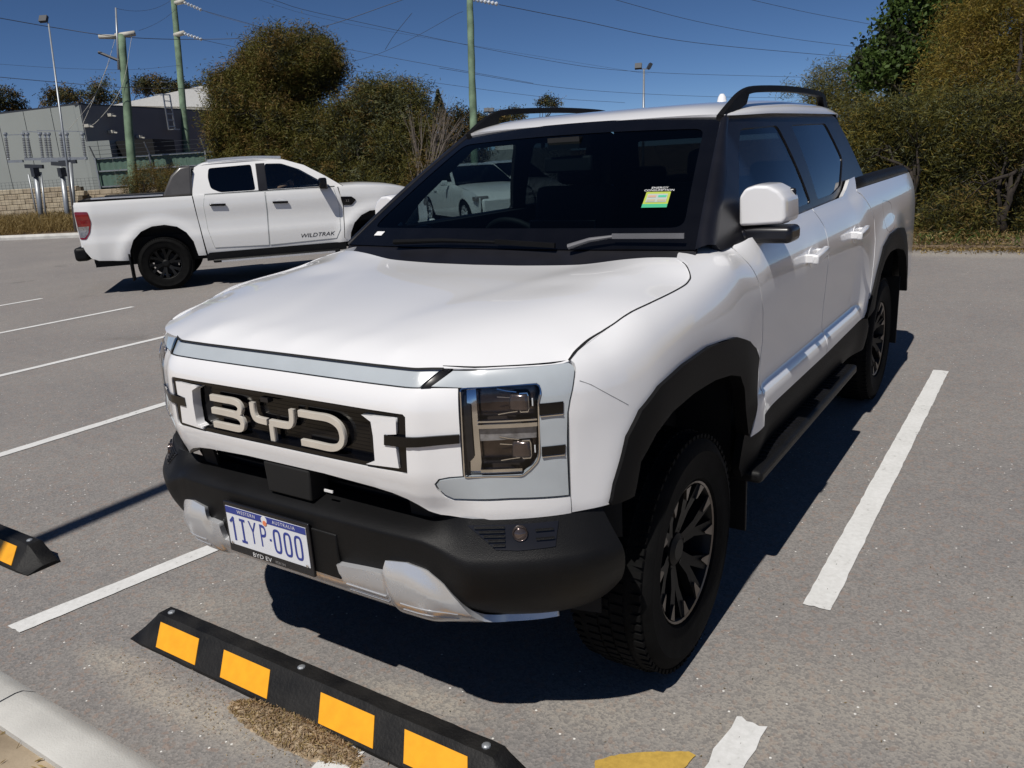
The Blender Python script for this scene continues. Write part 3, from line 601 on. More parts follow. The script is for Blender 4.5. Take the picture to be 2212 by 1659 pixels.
bd = thing('grey_building', 'grey tilt panel building with dark side wall behind the limestone wall', 'building', (c0[0], c0[1], 0)); bo_ = np.array([c0[0], c0[1], 0.])
# light face: separate tilt panels with recessed joints
dL = np.array([cl_[0]-c0[0], cl_[1]-c0[1]]); LL = np.linalg.norm(dL); dL /= LL; nP = 4
for i in range(nP):
    mb = MB(); a = dL*(LL*i/nP+.02); b = dL*(LL*(i+1)/nP-.02)
    if i == 0: a = a-dL*.02
    V0 = np.array([a[0], a[1], 0]); wallbox_a = (a[0]+bo_[0], a[1]+bo_[1]); wallbox_b = (b[0]+bo_[0], b[1]+bo_[1]); wallbox(mb, wallbox_a, wallbox_b, .2, zt, .18)
    V = np.vstack(mb.V)-bo_; mk('wall_panel', V, mb.F, M['panelc'], bd)
mb = MB(); wallbox(mb, (c0[0]+.03, c0[1]+.05), (cr_[0], cr_[1]), .2, zt-.02, .2); wallbox(mb, (cl_[0], cl_[1]), (cr_[0]+cl_[0]-c0[0], cr_[1]+cl_[1]-c0[1]), .2, zt-.1, .2); V = np.vstack(mb.V)-bo_; mk('side_wall', V, mb.F, M['dkwall'], bd)
q = [c0, cr_, cr_+cl_-c0, cl_]; mk('roof_deck', [(p_[0]-bo_[0], p_[1]-bo_[1], zt-.25) for p_ in q], [(0, 1, 2, 3)], M['roofw'], bd)
mb = MB(); wallbox(mb, (c0[0]+dL[0]*LL, c0[1]+dL[1]*LL), (c0[0], c0[1]), zt, zt+.07, .24); wallbox(mb, (c0[0], c0[1]), (cr_[0], cr_[1]), zt-.02, zt+.05, .24); mk('parapet_cap', np.vstack(mb.V)-bo_, mb.F, M['dsteel'], bd)
# wall lights and ladder on the dark wall
dD = (cr_-c0)[:2]; DL = np.linalg.norm(dD); dD = dD/DL; nD = np.array([dD[1], -dD[0]]);
if nD@(CP[:2]-c0[:2]) < 0: nD = -nD
def onwall(px, py):
    d = F_+R_*(px-1106)/FPX-U_*(py-829.5)/FPX; n3 = np.array([nD[0], nD[1], 0]); k = ((np.array([c0[0], c0[1], 0])-CP)@n3)/(d@n3); return CP+d*k+n3*.05
for px, py in ((182, 272), (234, 285), (294, 296), (302, 324), (231, 249)):
    mb = MB(); p_ = onwall(px, py)-bo_; mb.box(p_+np.array([nD[0], nD[1], 0])*.12, (.16, .22, .12), ((dD[0], dD[1], 0), (nD[0], nD[1], 0), (0, 0, 1))); mb.bar(p_, p_+np.array([nD[0], nD[1], 0])*.4+[0, 0, -.06], .05); mb.build('wall_light', M['gwhite'], bd)
mb = MB(); la, lb2 = onwall(348, 205)-bo_, onwall(353, 281)-bo_; ra, rb = onwall(361, 206)-bo_, onwall(367, 281)-bo_
off = np.array([nD[0], nD[1], 0])*.25; la[2] += .0
for a, b in ((la, lb2), (ra, rb)): a = np.array([b[0], b[1], a[2]]); mb.bar(a+off, b+off, .05); mb.bar(a+off, a-off, .04)
for k in range(8): z = lb2[2]+.15+k*.28; mb.bar(np.array([lb2[0], lb2[1], z])+off, np.array([rb[0], rb[1], z])+off, .035)
mb.bar(lb2+off*1.4-[0, 0, 0], rb+off*1.4, .3, .04); ld = mb.build('roof_ladder', M['galv'], bd)
# small grey annexe with dark doorway
a0 = at(184, 306, 31.6); a1 = at(236, 303, 31.6); an_ = thing('grey_annexe', 'small pale grey store with a dark opening beside the green fence', 'building', (a0[0], a0[1], 0)); ao = np.array([a0[0], a0[1], 0.])
dA = (a1-a0)[:2]; LA = np.linalg.norm(dA); dA /= LA; nA = np.array([-dA[1], dA[0]]);
if nA@(CP[:2]-a0[:2]) > 0: nA = -nA
mb = MB(); zc = a0[2]; P0 = np.zeros(3); dA3 = np.array([*dA, 0]); nA3 = np.array([*nA, 0])
mb.box(dA3*LA*.25+nA3*1.4+[0, 0, zc/2], (LA*.5-.02, 2.8, zc), (dA3, nA3, (0, 0, 1))); mb.build('wall', M['panelc'], an_)
mb = MB(); mb.box(dA3*LA*.75+nA3*1.4+[0, 0, zc/2], (LA*.5-.02, 2.8, zc), (dA3, nA3, (0, 0, 1))); mb.build('wall', M['panelc'], an_)
mb = MB(); mb.box(dA3*(LA+.75)+nA3*1.6+[0, 0, zc/2+.1], (1.45, 2.2, zc-.25), (dA3, nA3, (0, 0, 1))); mb.build('doorway', M['dark'], an_)
# white roofed building behind
A = at(236, 228.5, 46); Bp = at(600, 232, 52); C_ = at(600, 150, 52); n_ = np.array([F_[0], F_[1], 0]); n_ /= np.linalg.norm(n_)
wr = thing('white_roofed_building', 'building with a low white sloping roof behind the dark grey wall', 'building', (A[0], A[1], 0)); ow = np.array([A[0], A[1], 0.])
V = [A-ow, Bp-ow, C_-ow]; V += [v+n_*12 for v in V]; mk('roof', V, [(0, 1, 2), (5, 4, 3), (0, 3, 4, 1), (1, 4, 5, 2), (2, 5, 3, 0)], M['roofw'], wr)
mb = MB(); f1, f2 = at(300, 236, 45.4)-ow, at(620, 243, 51.2)-ow; mb.bar(f1, f2, .35, .22); mb.build('fascia', M['gwhite'], wr)
mb = MB(); mb.bar((A-ow)*[1, 1, 0]+[0, 0, 3.0]+n_*2, (Bp-ow)*[1, 1, 0]+[0, 0, 3.0]+n_*2, .3, 6.0-.4); mb.build('wall', M['panelc'], wr)
# limestone wall built block by block
def block_wall(name, label, a, b, z0, rows, bl=.52, bh=.19, th=.24):
    a = np.array([a[0], a[1], 0.]); b = np.array([b[0], b[1], 0.]); d = b-a; L_ = np.linalg.norm(d); d /= L_; t = thing(name, label, 'wall', tuple(a), math.atan2(d[1], d[0]))
    n = int(L_/bl); mb = MB(); mb.box((L_/2, 0, z0+rows*bh/2-.02), (L_, th-.03, rows*bh-.05)); mb.build('mortar_core', M['mortar'], t)
    mb = MB(); V = []; mb.box((0, 0, 0), (bl-.014, th, bh-.014)); base = None; half = None
    for r in range(rows):
        for i in range(n):
            if base is None: o = mb.build('limestone_block', M['lime'], t); bevel(o, .012, 1); base = o; m2 = o.data.copy(); m2.materials[0] = M['lime2']
            else: o = base.copy(); COL.objects.link(o); o.parent = t
            if random.random() < .4: o.data = m2
            elif o is not base: o.data = base.data
            x = (i+.5)*bl+(bl/2 if r % 2 else 0)
            if x > L_: x = L_-bl*.3; o.scale = (.55, 1, 1)
            o.location = (x, random.uniform(-.006, .006), z0+(r+.5)*bh)
    return t
wa, wb_ = at(-70, 500, 31.2), at(196, 500, 31.0); block_wall('limestone_wall', 'cream limestone block retaining wall under the grey building', wa, wb_, .12, 7)
wa, wb_ = at(197, 500, 31.4), at(420, 500, 30.6); block_wall('limestone_wall', 'lower cream limestone block wall under the green fence', wa, wb_, .12, 6)
# green sheet fence with barbed wire posts
ga, gb2 = at(234, 500, 31.9), at(530, 500, 31.0); t = thing('sheet_fence', 'green corrugated sheet fence topped by barbed wire posts', 'fence', (ga[0], ga[1], 0), math.atan2(gb2[1]-ga[1], gb2[0]-ga[0])); Lf = np.linalg.norm((gb2-ga)[:2]); zb_, zf_ = 1.22, at(234, 341, 31.9)[2]
npn = int(Lf/.76)+1; sh = None
for i in range(npn):
    if sh is None:
        V = []; F = []; k = 13
        for j in range(k):
            x = -.375+.75*j/(k-1); y = .008 if (j // 2) % 2 else -.008; V += [(x, y, zb_), (x, y, zf_)]
        for j in range(k-1): F.append((2*j, 2*j+2, 2*j+3, 2*j+1))
        sh = mk('fence_sheet', V, F, M['gfence'], t); o = sh
    else: o = sh.copy(); COL.objects.link(o); o.parent = t
    o.location = ((i+.5)*.76, 0, 0)
for z in (zf_-.03, (zf_+zb_)/2+.1, zb_+.12): mb = MB(); mb.bar((0, -.05, z), (npn*.76, -.05, z), .05, .05); mb.build('rail', M['galv'], t)
pp_ = None
for i in range(int(npn/3)+1):
    if pp_ is None: mb = MB(); mb.bar((0, -.10, .9), (0, -.10, zf_+.02), .05); mb.bar((0, -.10, zf_), (0, -.30, zf_+.45), .035); pp_ = mb.build('post', M['galv'], t); o = pp_
    else: o = pp_.copy(); COL.objects.link(o); o.parent = t
    o.location = (i*2.28+.1, 0, 0)
mb = MB()
for j in range(3): mb.bar((0, -.15-j*.07, zf_+.12+j*.15), (npn*.76, -.15-j*.07, zf_+.12+j*.15), .012)
mb.build('barbed_wire', M['dsteel'], t)['kind'] = 'stuff'
# wire mesh fence at the verge
wa, wb_ = at(-60, 500, 30.2), at(232, 500, 30.0); Lw = np.linalg.norm((wb_-wa)[:2]); t = thing('wire_fence', 'thin wire mesh fence in front of the limestone wall', 'fence', (wa[0], wa[1], 0), math.atan2(wb_[1]-wa[1], wb_[0]-wa[0]))
mb = MB()
for k in range(16): mb.bar((0, 0, .2+k*.1), (Lw, 0, .2+k*.1), .006)
for k in range(int(Lw/.15)): mb.bar((k*.15, 0, .2), (k*.15, 0, 1.7), .005)
mb.build('wire_mesh', M['dsteel'], t)['kind'] = 'stuff'
ps = None
for k in range(int(Lw/2.6)+1):
    if ps is None: mb = MB(); mb.tube([(0, 0, 0), (0, 0, 1.95)], .028, 8); ps = mb.build('post', M['galv'], t, smooth=True); o = ps
    else: o = ps.copy(); COL.objects.link(o); o.parent = t
    o.location = (k*2.6, 0, 0)
# pale far wall and sign board seen through the cab
wa, wb_ = at(960, 500, 44), at(1240, 500, 44); t = thing('boundary_wall', 'pale plain wall far behind the parked cars', 'wall', (wa[0], wa[1], 0)); oo = np.array([wa[0], wa[1], 0.]); mb = MB(); wallbox(mb, wa, wb_, 0, at(1050, 326, 44)[2], .2); mk('wall', np.vstack(mb.V)-oo, mb.F, M['panelc'], t)
wa, wb_ = at(1068, 300, 60), at(1130, 300, 60); t = thing('distant_shed', 'small white shed above the far pale wall', 'building', (wa[0], wa[1], 0)); oo = np.array([wa[0], wa[1], 0.]); mb = MB(); wallbox(mb, wa, wb_, 0, 2.9, 3.); mk('wall', np.vstack(mb.V)-oo, mb.F, M['roofw'], t)

yw = thing('warehouse', 'cream and yellow warehouse outside the frame, mirrored in the side windows', 'building', (30, 36, 0), -.5)
mb = MB(); mb.box((0, 0, 5.2), (20, 12, 5.6)); mb.build('upper_wall', mat('cream_wall', (.50, .47, .38), .8, var=.04), yw)
mb = MB(); mb.box((0, 0, 1.2), (19.96, 11.96, 2.4)); mb.build('lower_wall', mat('yellow_wall', (.60, .42, .03), .7, var=.04), yw)
# ------------------------------------------------------------------ poles, isolators, lines
def pole(name, label, cat, pb, ptp, r0, r1, m, n=12, wob=0.):
    b = np.array(pb, float); t_ = np.array(ptp, float); o = thing(name, label, cat, (b[0], b[1], 0)); og = np.array([b[0], b[1], 0.]); mb = MB()
    K = 14 if wob else 2; rr = random.Random(int(abs(b[0]*100))); bz = np.array([b[0], b[1], -.2])
    P = [bz+(t_-bz)*i/(K-1)-og for i in range(K)]; R = [(r0+(r1-r0)*i/(K-1))*(1+rr.uniform(-wob, wob)) for i in range(K)]
    P = [p_+np.array([rr.uniform(-1, 1), rr.uniform(-1, 1), 0])*wob*.12 for p_ in P]
    mb.tube(P, R, n); mb.build('shaft', m, o, smooth=True); return o, og
def disc_string(o, og, a, b, n=9, r=.075):
    mb = MB(); a = np.array(a)-og; b = np.array(b)-og; d = (b-a)/np.linalg.norm(b-a); mb.tube([a, b], .012, 6)
    for k in range(n): c = a+(b-a)*(k+.5)/n; mb.lathe([(0, .06), (r*.6, .05), (r, .01), (r*.5, -.05), (0, -.06)], c, d, n=10)
    mb.build('insulator_string', M['ins'], o)
o1, g1 = pole('utility_pole', 'green timber pole with white crossarms left of the cab roof', 'pole', at(291, 470, 29), at(262, 76, 29), .17, .13, M['pole'], wob=.05)
mb = MB(); A1 = at(214, 79, 29)-g1; B1 = at(291, 72, 29)-g1; mb.tube([A1, at(252, 80, 29)-g1], .075, 8); mb.tube([at(250, 78, 29)-g1, B1], .095, 8); mb.build('crossarm', M['gwhite'], o1, smooth=True)
mb = MB(); mb.tube([at(257, 150, 28.9)-g1, at(250, 17, 28.9)-g1], [.05, .03], 8); mb.build('mast', M['galv'], o1, smooth=True)
mb = MB(); mb.tube([at(213, 113, 28.9)-g1, at(257, 131, 28.9)-g1], .055, 6); mb.build('bracket_arm', M['dsteel'], o1)
o2, g2 = pole('utility_pole', 'green timber pole rising behind the green fence', 'pole', at(409, 420, 39), at(374, -14, 39), .17, .14, M['pole'], wob=.05)
for yy, (ex, ey) in ((6, (436, 22)), (75, (437, 86))):
    mb = MB(); mb.tube([at(378, yy+1, 39)-g2, at(397, yy-4 if yy > 20 else 3, 38.7)-g2], .11, 8); mb.build('crossarm', M['gwhite'], o2, smooth=True)
    disc_string(o2, g2, at(397, yy-3 if yy > 20 else 5, 38.7), at(ex, ey, 38.7), 6, .085)
o3, g3 = pole('utility_pole', 'green timber pole standing above the windscreen of the near pickup', 'pole', at(1029, 470, 27), at(1014.5, -16, 27), .135, .105, M['pole'], wob=.07)
disc_string(o3, g3, at(1020, -2, 27), at(1076, 9, 27), 7, .075)
def flood(o, og, c, up, s=.16, ang=0.):
    mb = MB(); a = np.array([math.cos(ang), math.sin(ang), 0]); b = np.array([-math.sin(ang), math.cos(ang), -.6]); b /= np.linalg.norm(b); mb.box(np.array(c)-og, (s*1.2, s*.5, s), (a, b, np.cross(a, b))); mb.build('flood_light', M['dsteel'], o)
    mb = MB(); mb.box(np.array(c)-og+b*s*.27, (s*1.0, .01, s*.8), (a, b, np.cross(a, b))); mb.build('lamp_glass', M['ins'], o)
o4, g4 = pole('light_pole', 'slim white light pole in front of the grey building', 'light pole', at(157, 470, 27), at(105, 52, 27), .045, .025, M['galv']); flood(o4, g4, at(94, 41, 27), 0, .22, .5)
mb = MB(); mb.bar(at(105, 52, 27)-g4, at(96, 43, 27)-g4, .03); mb.build('bracket', M['galv'], o4)
o5, g5 = pole('light_pole', 'tall twin flood light pole above the roof of the near pickup', 'light pole', at(1389, 400, 60), at(1391, 151, 60), .10, .07, M['galv'])
for px in (1379, 1403): flood(o5, g5, at(px, 143, 60), 0, .42, .3 if px < 1390 else -.9)
mb = MB(); mb.bar(at(1379, 149, 60)-g5, at(1403, 149, 60)-g5, .06); mb.build('bracket', M['galv'], o5)
o6, g6 = pole('light_pole', 'small far twin flood light pole beside the left roof rail', 'light pole', at(1056, 330, 75), at(1056, 238, 75), .08, .07, M['galv'])
for px in (1051, 1061): flood(o6, g6, at(px, 238, 75), 0, .38, .4)
mb = MB(); mb.bar(at(1045, 240, 75)-g6, at(1067, 240, 75)-g6, .05); mb.build('bracket', M['galv'], o6)
o7, g7 = pole('light_pole', 'car park light pole behind the viewer casting the thin shadow at left', 'light pole', (-2.06, -3.4, 0), (-2.06, -3.4, 9.5), .085, .06, M['galv'])
mb = MB(); mb.box(np.array([-2.06, -3.4, 9.52])-g7, (.3, .5, .08)); mb.build('lamp_head', M['galv'], o7)
# isolator frame
fr_ = thing('isolator_frame', 'galvanised high voltage isolator frame on two posts in front of the grey building', 'switchgear', gnd(115, 28.6)); fg0 = np.array(gnd(115, 28.6)); dz = 28.6
for (x0, y0, x1, y1, r) in ((76, 364, 92, 492, .09), (133, 362, 151, 505, .09), (88, 372, 101, 480, .035), (152, 352, 164, 500, .07)):
    mb = MB(); mb.tube([at(x1, y1, dz)-fg0, at(x0, y0, dz)-fg0], r, 10); mb.build('post', M['galv'], fr_, smooth=True)
for (x0, y0, x1, y1, w) in ((55, 359, 93, 360, .13), (112, 353, 150, 356, .13), (18, 349, 50, 348, .09), (54, 344, 188, 342, .09), (90, 349, 150, 345, .07), (128, 351, 165, 349, .12), (10, 292, 60, 290, .03), (48, 283, 90, 286, .03), (80, 282, 180, 284, .03)):
    mb = MB(); mb.bar(at(x0, y0, dz)-fg0, at(x1, y1, dz)-fg0, w); mb.build('beam', M['dsteel'] if w > .1 else M['galv'], fr_)
i0 = None
for x in (11.5, 50, 59, 86, 97, 105, 131, 144, 178):
    b_, t_ = at(x+7, 345, dz)-fg0, at(x, 290, dz)-fg0; mb = MB(); d = (t_-b_); Ls = np.linalg.norm(d); d /= Ls; mb.lathe([(0, 0), (.05, 0)]+[(rr_, .06+k*.06+o_) for k in range(12) for rr_, o_ in ((.030, 0), (.060, .02), (.032, .045))]+[(.04, Ls*.96), (.07, Ls*.97), (.07, Ls*1.05), (0, Ls*1.05)], b_, d, n=8); mb.build('insulator', M['galv'], fr_)
mb = MB()
for x in (75, 133): mb.box(at(x+1, 372, dz-.1)-fg0, (.22, .2, .3))
mb.build('mechanism_box', M['dsteel'], fr_)['kind'] = 'stuff'
# overhead lines
WL = iter(['thick black line crossing high from the left edge over both left poles to the tree', 'black line sagging across the left edge just above the far gum trees', 'faintest line at mid height running left of the fence pole', 'line leaving the top insulator string of the fence pole to the right', 'line leaving the lower insulator string of the fence pole, passing behind the trees', 'long line dropping from above the round tree to the far right trees', 'line climbing from the round tree up toward the top of the middle pole', 'short steep line between two others, left of the middle pole', 'short line at the top joining the two left poles', 'short line from the thin mast out of the top of the frame', 'line from the middle pole insulators dropping right to the leafy tree', 'line at top right ending behind the leafy tree', 'shortest line at the very top right beside the leafy tree', 'low line crossing behind the roof antenna of the near pickup', 'faint line crossing behind the middle pole above the roof', 'line passing over the round tree from the fence pole top'])
WC = iter(['slack pale cable from the left crossarm end to the isolator frame', 'slack pale cable from the right crossarm end to the isolator frame', 'slack pale cable from the dark bracket arm to the isolator frame'])
def wire(pts, r=.012, sag=0., label=None):
    r *= .72; P = [np.array(at(*q)) for q in pts]; P = [np.array(p_) for p_ in smooth_path(P, 8)] if len(P) > 2 else [P[0]+(P[1]-P[0])*t-np.array([0, 0, sag*4*t*(1-t)]) for t in np.linspace(0, 1, 13)]
    og = P[0].copy(); mb = MB(); mb.tube([p_-og for p_ in P], r, 5); o = mb.build('power_line', M['cable']); o.location = tuple(og); tag(o, label or next(WL), 'power line', 'overhead power lines'); return o
for q, r, s in (([(-40, 32, 26), (120, 60, 28), (255, 79, 29), (400, 85, 33), (560, 80, 33), (700, 57, 33), (880, -4, 33)], .017, 0), ([(-40, 163, 26), (150, 180, 28), (290, 190, 29), (450, 192, 33)], .014, 0), ([(-40, 136, 30), (150, 148, 33), (290, 150, 36), (390, 141, 38)], .007, 0),
                ([(436, 22, 38.7), (600, 68, 40), (760, 108, 42), (1152, 180, 45)], .014, 0), ([(437, 86, 38.7), (520, 104, 40), (747, 150, 42), (1152, 207, 46), (1350, 222, 48)], .013, 0), ([(590, 0, 34), (713, 34, 36), (1152, 125, 42), (1383, 155, 46), (1740, 167, 52)], .014, 0),
                ([(1000, 25, 27), (979, 34, 28), (900, 78, 29), (821, 115, 30), (754, 135, 31), (700, 150, 32)], .009, 0), ([(890, 28, 30), (853, 74, 30.5), (832, 107, 31)], .012, 0), ([(300, 66, 29), (380, 20, 38)], .008, .1), ([(250, 18, 28.9), (380, -8, 38)], .008, .3),
                ([(1078, 10, 27), (1250, 44, 30), (1500, 92, 36), (1852, 125, 45)], .016, 0), ([(1295, -10, 30), (1500, 45, 34), (1700, 82, 38), (1900, 107, 42)], .013, 0), ([(1590, -8, 33), (1750, 28, 37), (1912, 58, 42)], .013, 0), ([(949, 147, 34), (1228, 191, 40), (1514, 208, 46), (1760, 212, 52)], .012, 0), ([(560, 0, 34), (690, 38, 36), (911, 80, 38), (1400, 160, 44)], .007, 0),
                ([(400, 6, 38.7), (471, 34, 36), (602, 68, 36), (720, 92, 38)], .010, 0)): wire(q, r, s)
for q in (([(250, 80, 29), (225, 160, 28.8), (178, 270, 28.6)]), ([(285, 78, 29), (262, 190, 28.8), (210, 262, 28.6), (180, 275, 28.6)]), ([(238, 130, 28.9), (200, 215, 28.7), (145, 284, 28.6)])):
    o = wire(q, .010, 0, next(WC)); o['group'] = 'dropper cables'; o.data.materials[0] = M['gwhite']; o.name = 'dropper_cable'; o['category'] = 'cable'


# ------------------------------------------------------------------ wheel stops
M['stop'] = mat('wheel_stop_rubber', (.006, .006, .007), .62, spec=.3, var=.5, vscale=9, bump=.5, bscale=90, col2=(.016, .015, .014)); M['amber'] = mat('amber_reflective_patch', (.85, .38, .015), .38, var=.06, vscale=30, coat=.3)
def wheel_stop(label, x0, x1, yc):
    t = thing('wheel_stop', label, 'wheel stop', ((x0+x1)/2, yc, 0)); L_ = x1-x0; h = .10; sec_ = [(-.088, -.005), (-.088, .012), (-.020, h-.012), (-.008, h), (.045, h), (.056, h-.010), (.078, .012), (.078, -.005)]
    xs = [-L_/2, -L_/2+.004, -L_/2+.085, -L_/2+.10]+list(np.linspace(-L_/2+.10, L_/2-.10, 34)[1:-1])+[L_/2-.10, L_/2-.085, L_/2-.004, L_/2]; V = []; F = []; rr = random.Random(int(x0*10)); n = len(sec_)
    for x in xs:
        e = min(1, (L_/2-abs(x))/.10); k = .18+.82*e
        nt_ = 1.0
        for y, z in sec_: V.append((x+rr.uniform(-.001, .001), y*(.92+.08*e)+rr.uniform(-.0015, .0015), max(-.005, z*k+rr.uniform(-.001, .001)*(z > .02))))
    for i in range(len(xs)-1):
        for k in range(n): F.append((i*n+k, (i+1)*n+k, (i+1)*n+(k+1) % n, i*n+(k+1) % n))
    F += [tuple(range(n)), tuple((len(xs)-1)*n+k for k in range(n))[::-1]]
    b = mk('rubber_body', V, F, M['stop'], t); autosmooth(b, 25)
    pa = np.array([-.088, .012]); pb = np.array([-.020, h-.012]); d = (pb-pa); nn = np.array([-d[1], d[0]]); nn /= np.linalg.norm(nn)
    for xa, xb in ((-.715, -.485), (-.345, -.105), (.135, .365), (.485, .715)):
        V = []
        for x, s in ((xa+.0, .10), (xb+.0, .10), (xb, .93), (xa, .93)):
            p_ = pa+d*s; V.append((x+(.018 if s < .5 else -.018)*1.0, p_[0]+nn[0]*.0035, p_[1]+nn[1]*.0035))
        V += [(x, y-nn[0]*.003, z-nn[1]*.003) for x, y, z in V]; mk('reflective_patch', V, [(0, 1, 2, 3), (1, 0, 4, 5), (2, 1, 5, 6), (3, 2, 6, 7), (0, 3, 7, 4)], M['amber'], t)
    for x in (-L_/2+.14, -.02, L_/2-.14):
        mb = MB(); mb.lathe([(0, .007), (.008, .006), (.013, .003), (.014, -.002)], (x, .02, h), (0, 0, 1), n=10); mb.build('fixing_bolt', M['galv'], t)
    return t
wheel_stop('black rubber wheel stop with amber patches in front of the near pickup', -.93, .81, .005)
wheel_stop('black rubber wheel stop with amber patches cut off by the left edge', -3.56, -1.83, .07)
# litter and sand against the wheel stop
def litter(n, fn, ll, lw, mats, zf, name): 
    P = np.array([fn() for _ in range(n)]); return leaves(name, P, ll, lw, mats, rng.integers(0, len(mats), n), None, up=-.0, kind='stuff')
V = []; F = []; nx, ny = 60, 16
hf = lambda x, y: max(0, 1-((x-.03)/.31)**2-((y+.130)/.070)**2)*.036*(.8+.3*math.sin(x*31)*math.cos(y*57)) 
for i in range(nx):
    for j in range(ny): x = -.36+.8*i/(nx-1); y = -.24+.165*j/(ny-1); V.append((x, y, hf(x, y)+random.uniform(-.0015, .0015)-.002))
for i in range(nx-1):
    for j in range(ny-1): F.append((i*ny+j, (i+1)*ny+j, (i+1)*ny+j+1, i*ny+j+1))
LMs = mat('leaf_litter_soil', (.24, .175, .11), .95, var=.5, vscale=40, bump=.9, bscale=110, col2=(.46, .36, .24)); sm_ = mk('litter_mound', V, F, LMs, smooth=True); sm_['kind'] = 'stuff'
def lf():
    while True:
        x = rng.uniform(-.34, .40); y = rng.uniform(-.215, -.05); z = hf(x, y)
        if z > .003: return (x, y, z+rng.uniform(0, .006))
LM['litter'] = leafmat('litter_leaf', (.20, .13, .075), (.42, .30, .18), .1)
litter(2400, lf, .018, .0035, ['litter', 'litter', 'dry'], 0, 'leaf_litter')
litter(700, lambda: (rng.normal(-.1, .4), rng.normal(-.17, .06), .004), .009, .003, ['litter', 'dry'], 0, 'leaf_litter')
litter(260, lambda: (rng.uniform(.2, 2.6), rng.uniform(.1, 2.0), .004), .010, .003, ['brown', 'dark'], 0, 'leaf_litter')
litter(500, lambda: (rng.uniform(-2.5, .6), rng.uniform(-.95, -.62), .056), .03, .005, ['brown', 'dry'], 0, 'leaf_litter')
# ------------------------------------------------------------------ the near white pickup
near = thing('pickup_truck', 'large white pickup with big silver grille letters, parked nearest behind a black wheel stop', 'pickup truck', (0, 2.6, 0))
LO = np.array([0, 2.6, 0.])
def L(f): return lambda *a: f(*a)-LO
def sf(Q, dn=0.):
    Q = np.atleast_2d(np.asarray(Q, float)); P = surf(Q, dn, 1); P[:, 0] *= np.where(Q[:, 0] < 0, -1, 1); return P-LO
def side(sg, dn=0.):
    return lambda Q: surf(Q, dn, sg)-LO
MI = lambda P: [(-x, z) for x, z in P[::-1]]
W_ = M['white']

# hood: thin-plate sheet through measured points
he = [(.947, 1.172), (.983, 1.187), (1.043, 1.205), (1.136, 1.230), (1.216, 1.239), (1.39, 1.222), (1.609, 1.211), (1.683, 1.216), (1.722, 1.229), (1.785, 1.270)]
HE = surf(he)
FT = np.linspace(0, .93, 14); HF = surf(np.c_[FT, np.full(14, 1.170)])
def yrear(x): return 1.03+.17*np.abs(x)**2.2
cp = []
for P in (HE, HF):
    for q in P: cp += [(q[0], q[1], q[2]), (-q[0], q[1], q[2])]
for y, z in ((.12, 1.199), (.22, 1.220), (.38, 1.243), (.58, 1.262), (.8, 1.278), (1.0, 1.290)):
    for x in (0, .2, .4): cp += [(x, y, z+.002*(x > .3)), (-x, y, z+.002*(x > .3))]
for x, y, z in ((.66, .34, 1.228), (.68, .62, 1.268), (.69, .88, 1.296), (.68, 1.1, 1.320), (.80, 1.12, 1.318), (.52, 1.06, 1.302), (.54, .75, 1.276)): cp += [(x, y, z), (-x, y, z)]
cp = np.array([c for i, c in enumerate(cp) if all(np.hypot(c[0]-d[0], c[1]-d[1]) > .01 for d in cp[:i])])
def _U(r): return np.where(r > 1e-9, r*r*np.log(np.maximum(r, 1e-9)), 0)
Kc = _U(np.hypot(cp[:, None, 0]-cp[None, :, 0], cp[:, None, 1]-cp[None, :, 1]))+np.eye(len(cp))*1.5e-3
Pc = np.c_[np.ones(len(cp)), cp[:, :2]]; A_ = np.block([[Kc, Pc], [Pc.T, np.zeros((3, 3))]]); Wt = np.linalg.solve(A_, np.r_[cp[:, 2], 0, 0, 0])
def hoodz(x, y):
    d_ = np.abs(x)-(.29+.33*(y-.45)); rid = .0019*(1+np.tanh(d_/.05))*sstep(y, .10, .45)*(1-sstep(np.abs(x), .55, .86))
    r = np.hypot(x[:, None]-cp[None, :, 0], y[:, None]-cp[None, :, 1]); return _U(r)@Wt[:-3]+Wt[-3]+Wt[-2]*x+Wt[-1]*y+rid
def hoodf(Q): return np.c_[Q[:, 0], Q[:, 1], hoodz(Q[:, 0], Q[:, 1])]-LO
o = [(q[0], q[1]) for q in HF]+[(q[0], q[1]) for q in HE]+[(.845, 1.085), (.80, yrear(.8)), (.65, yrear(.65)), (.45, yrear(.45)), (.2, yrear(.2))]
o = o[1:]; o = [(x, y+.002) for x, y in o]
ol = o+[(0, yrear(0))]+[(-x, y) for x, y in o[::-1]]+[(0, HF[0][1]+.002)]
panel('hood', ol, hoodf, W_, near, h=.022, th=.02)

# dark shut lines around the bonnet
hl_ = smooth_path([(.951, 1.176), (.984, 1.1905), (1.043, 1.2085), (1.136, 1.2340), (1.216, 1.2430), (1.39, 1.2260), (1.609, 1.2150), (1.683, 1.2200), (1.7245, 1.2330), (1.7875, 1.2735), (1.815, 1.300)], 6)
for sg in (1, -1):
    mb = MB(); ribbon(mb, hl_, .0046, .0005, lambda P, h: surf(P, h+.0006, sg)-LO); mb.build('shut_line', M['dark'], near)
mb = MB(); ribbon(mb, [(t, 1.1712+.0062*float(sstep(abs(t), .60, .66))) for t in np.linspace(-.605, .605, 80)], .0042, .001, lambda P, h: sf(P, .0045+h)); mb.build('shut_line', M['dark'], near)
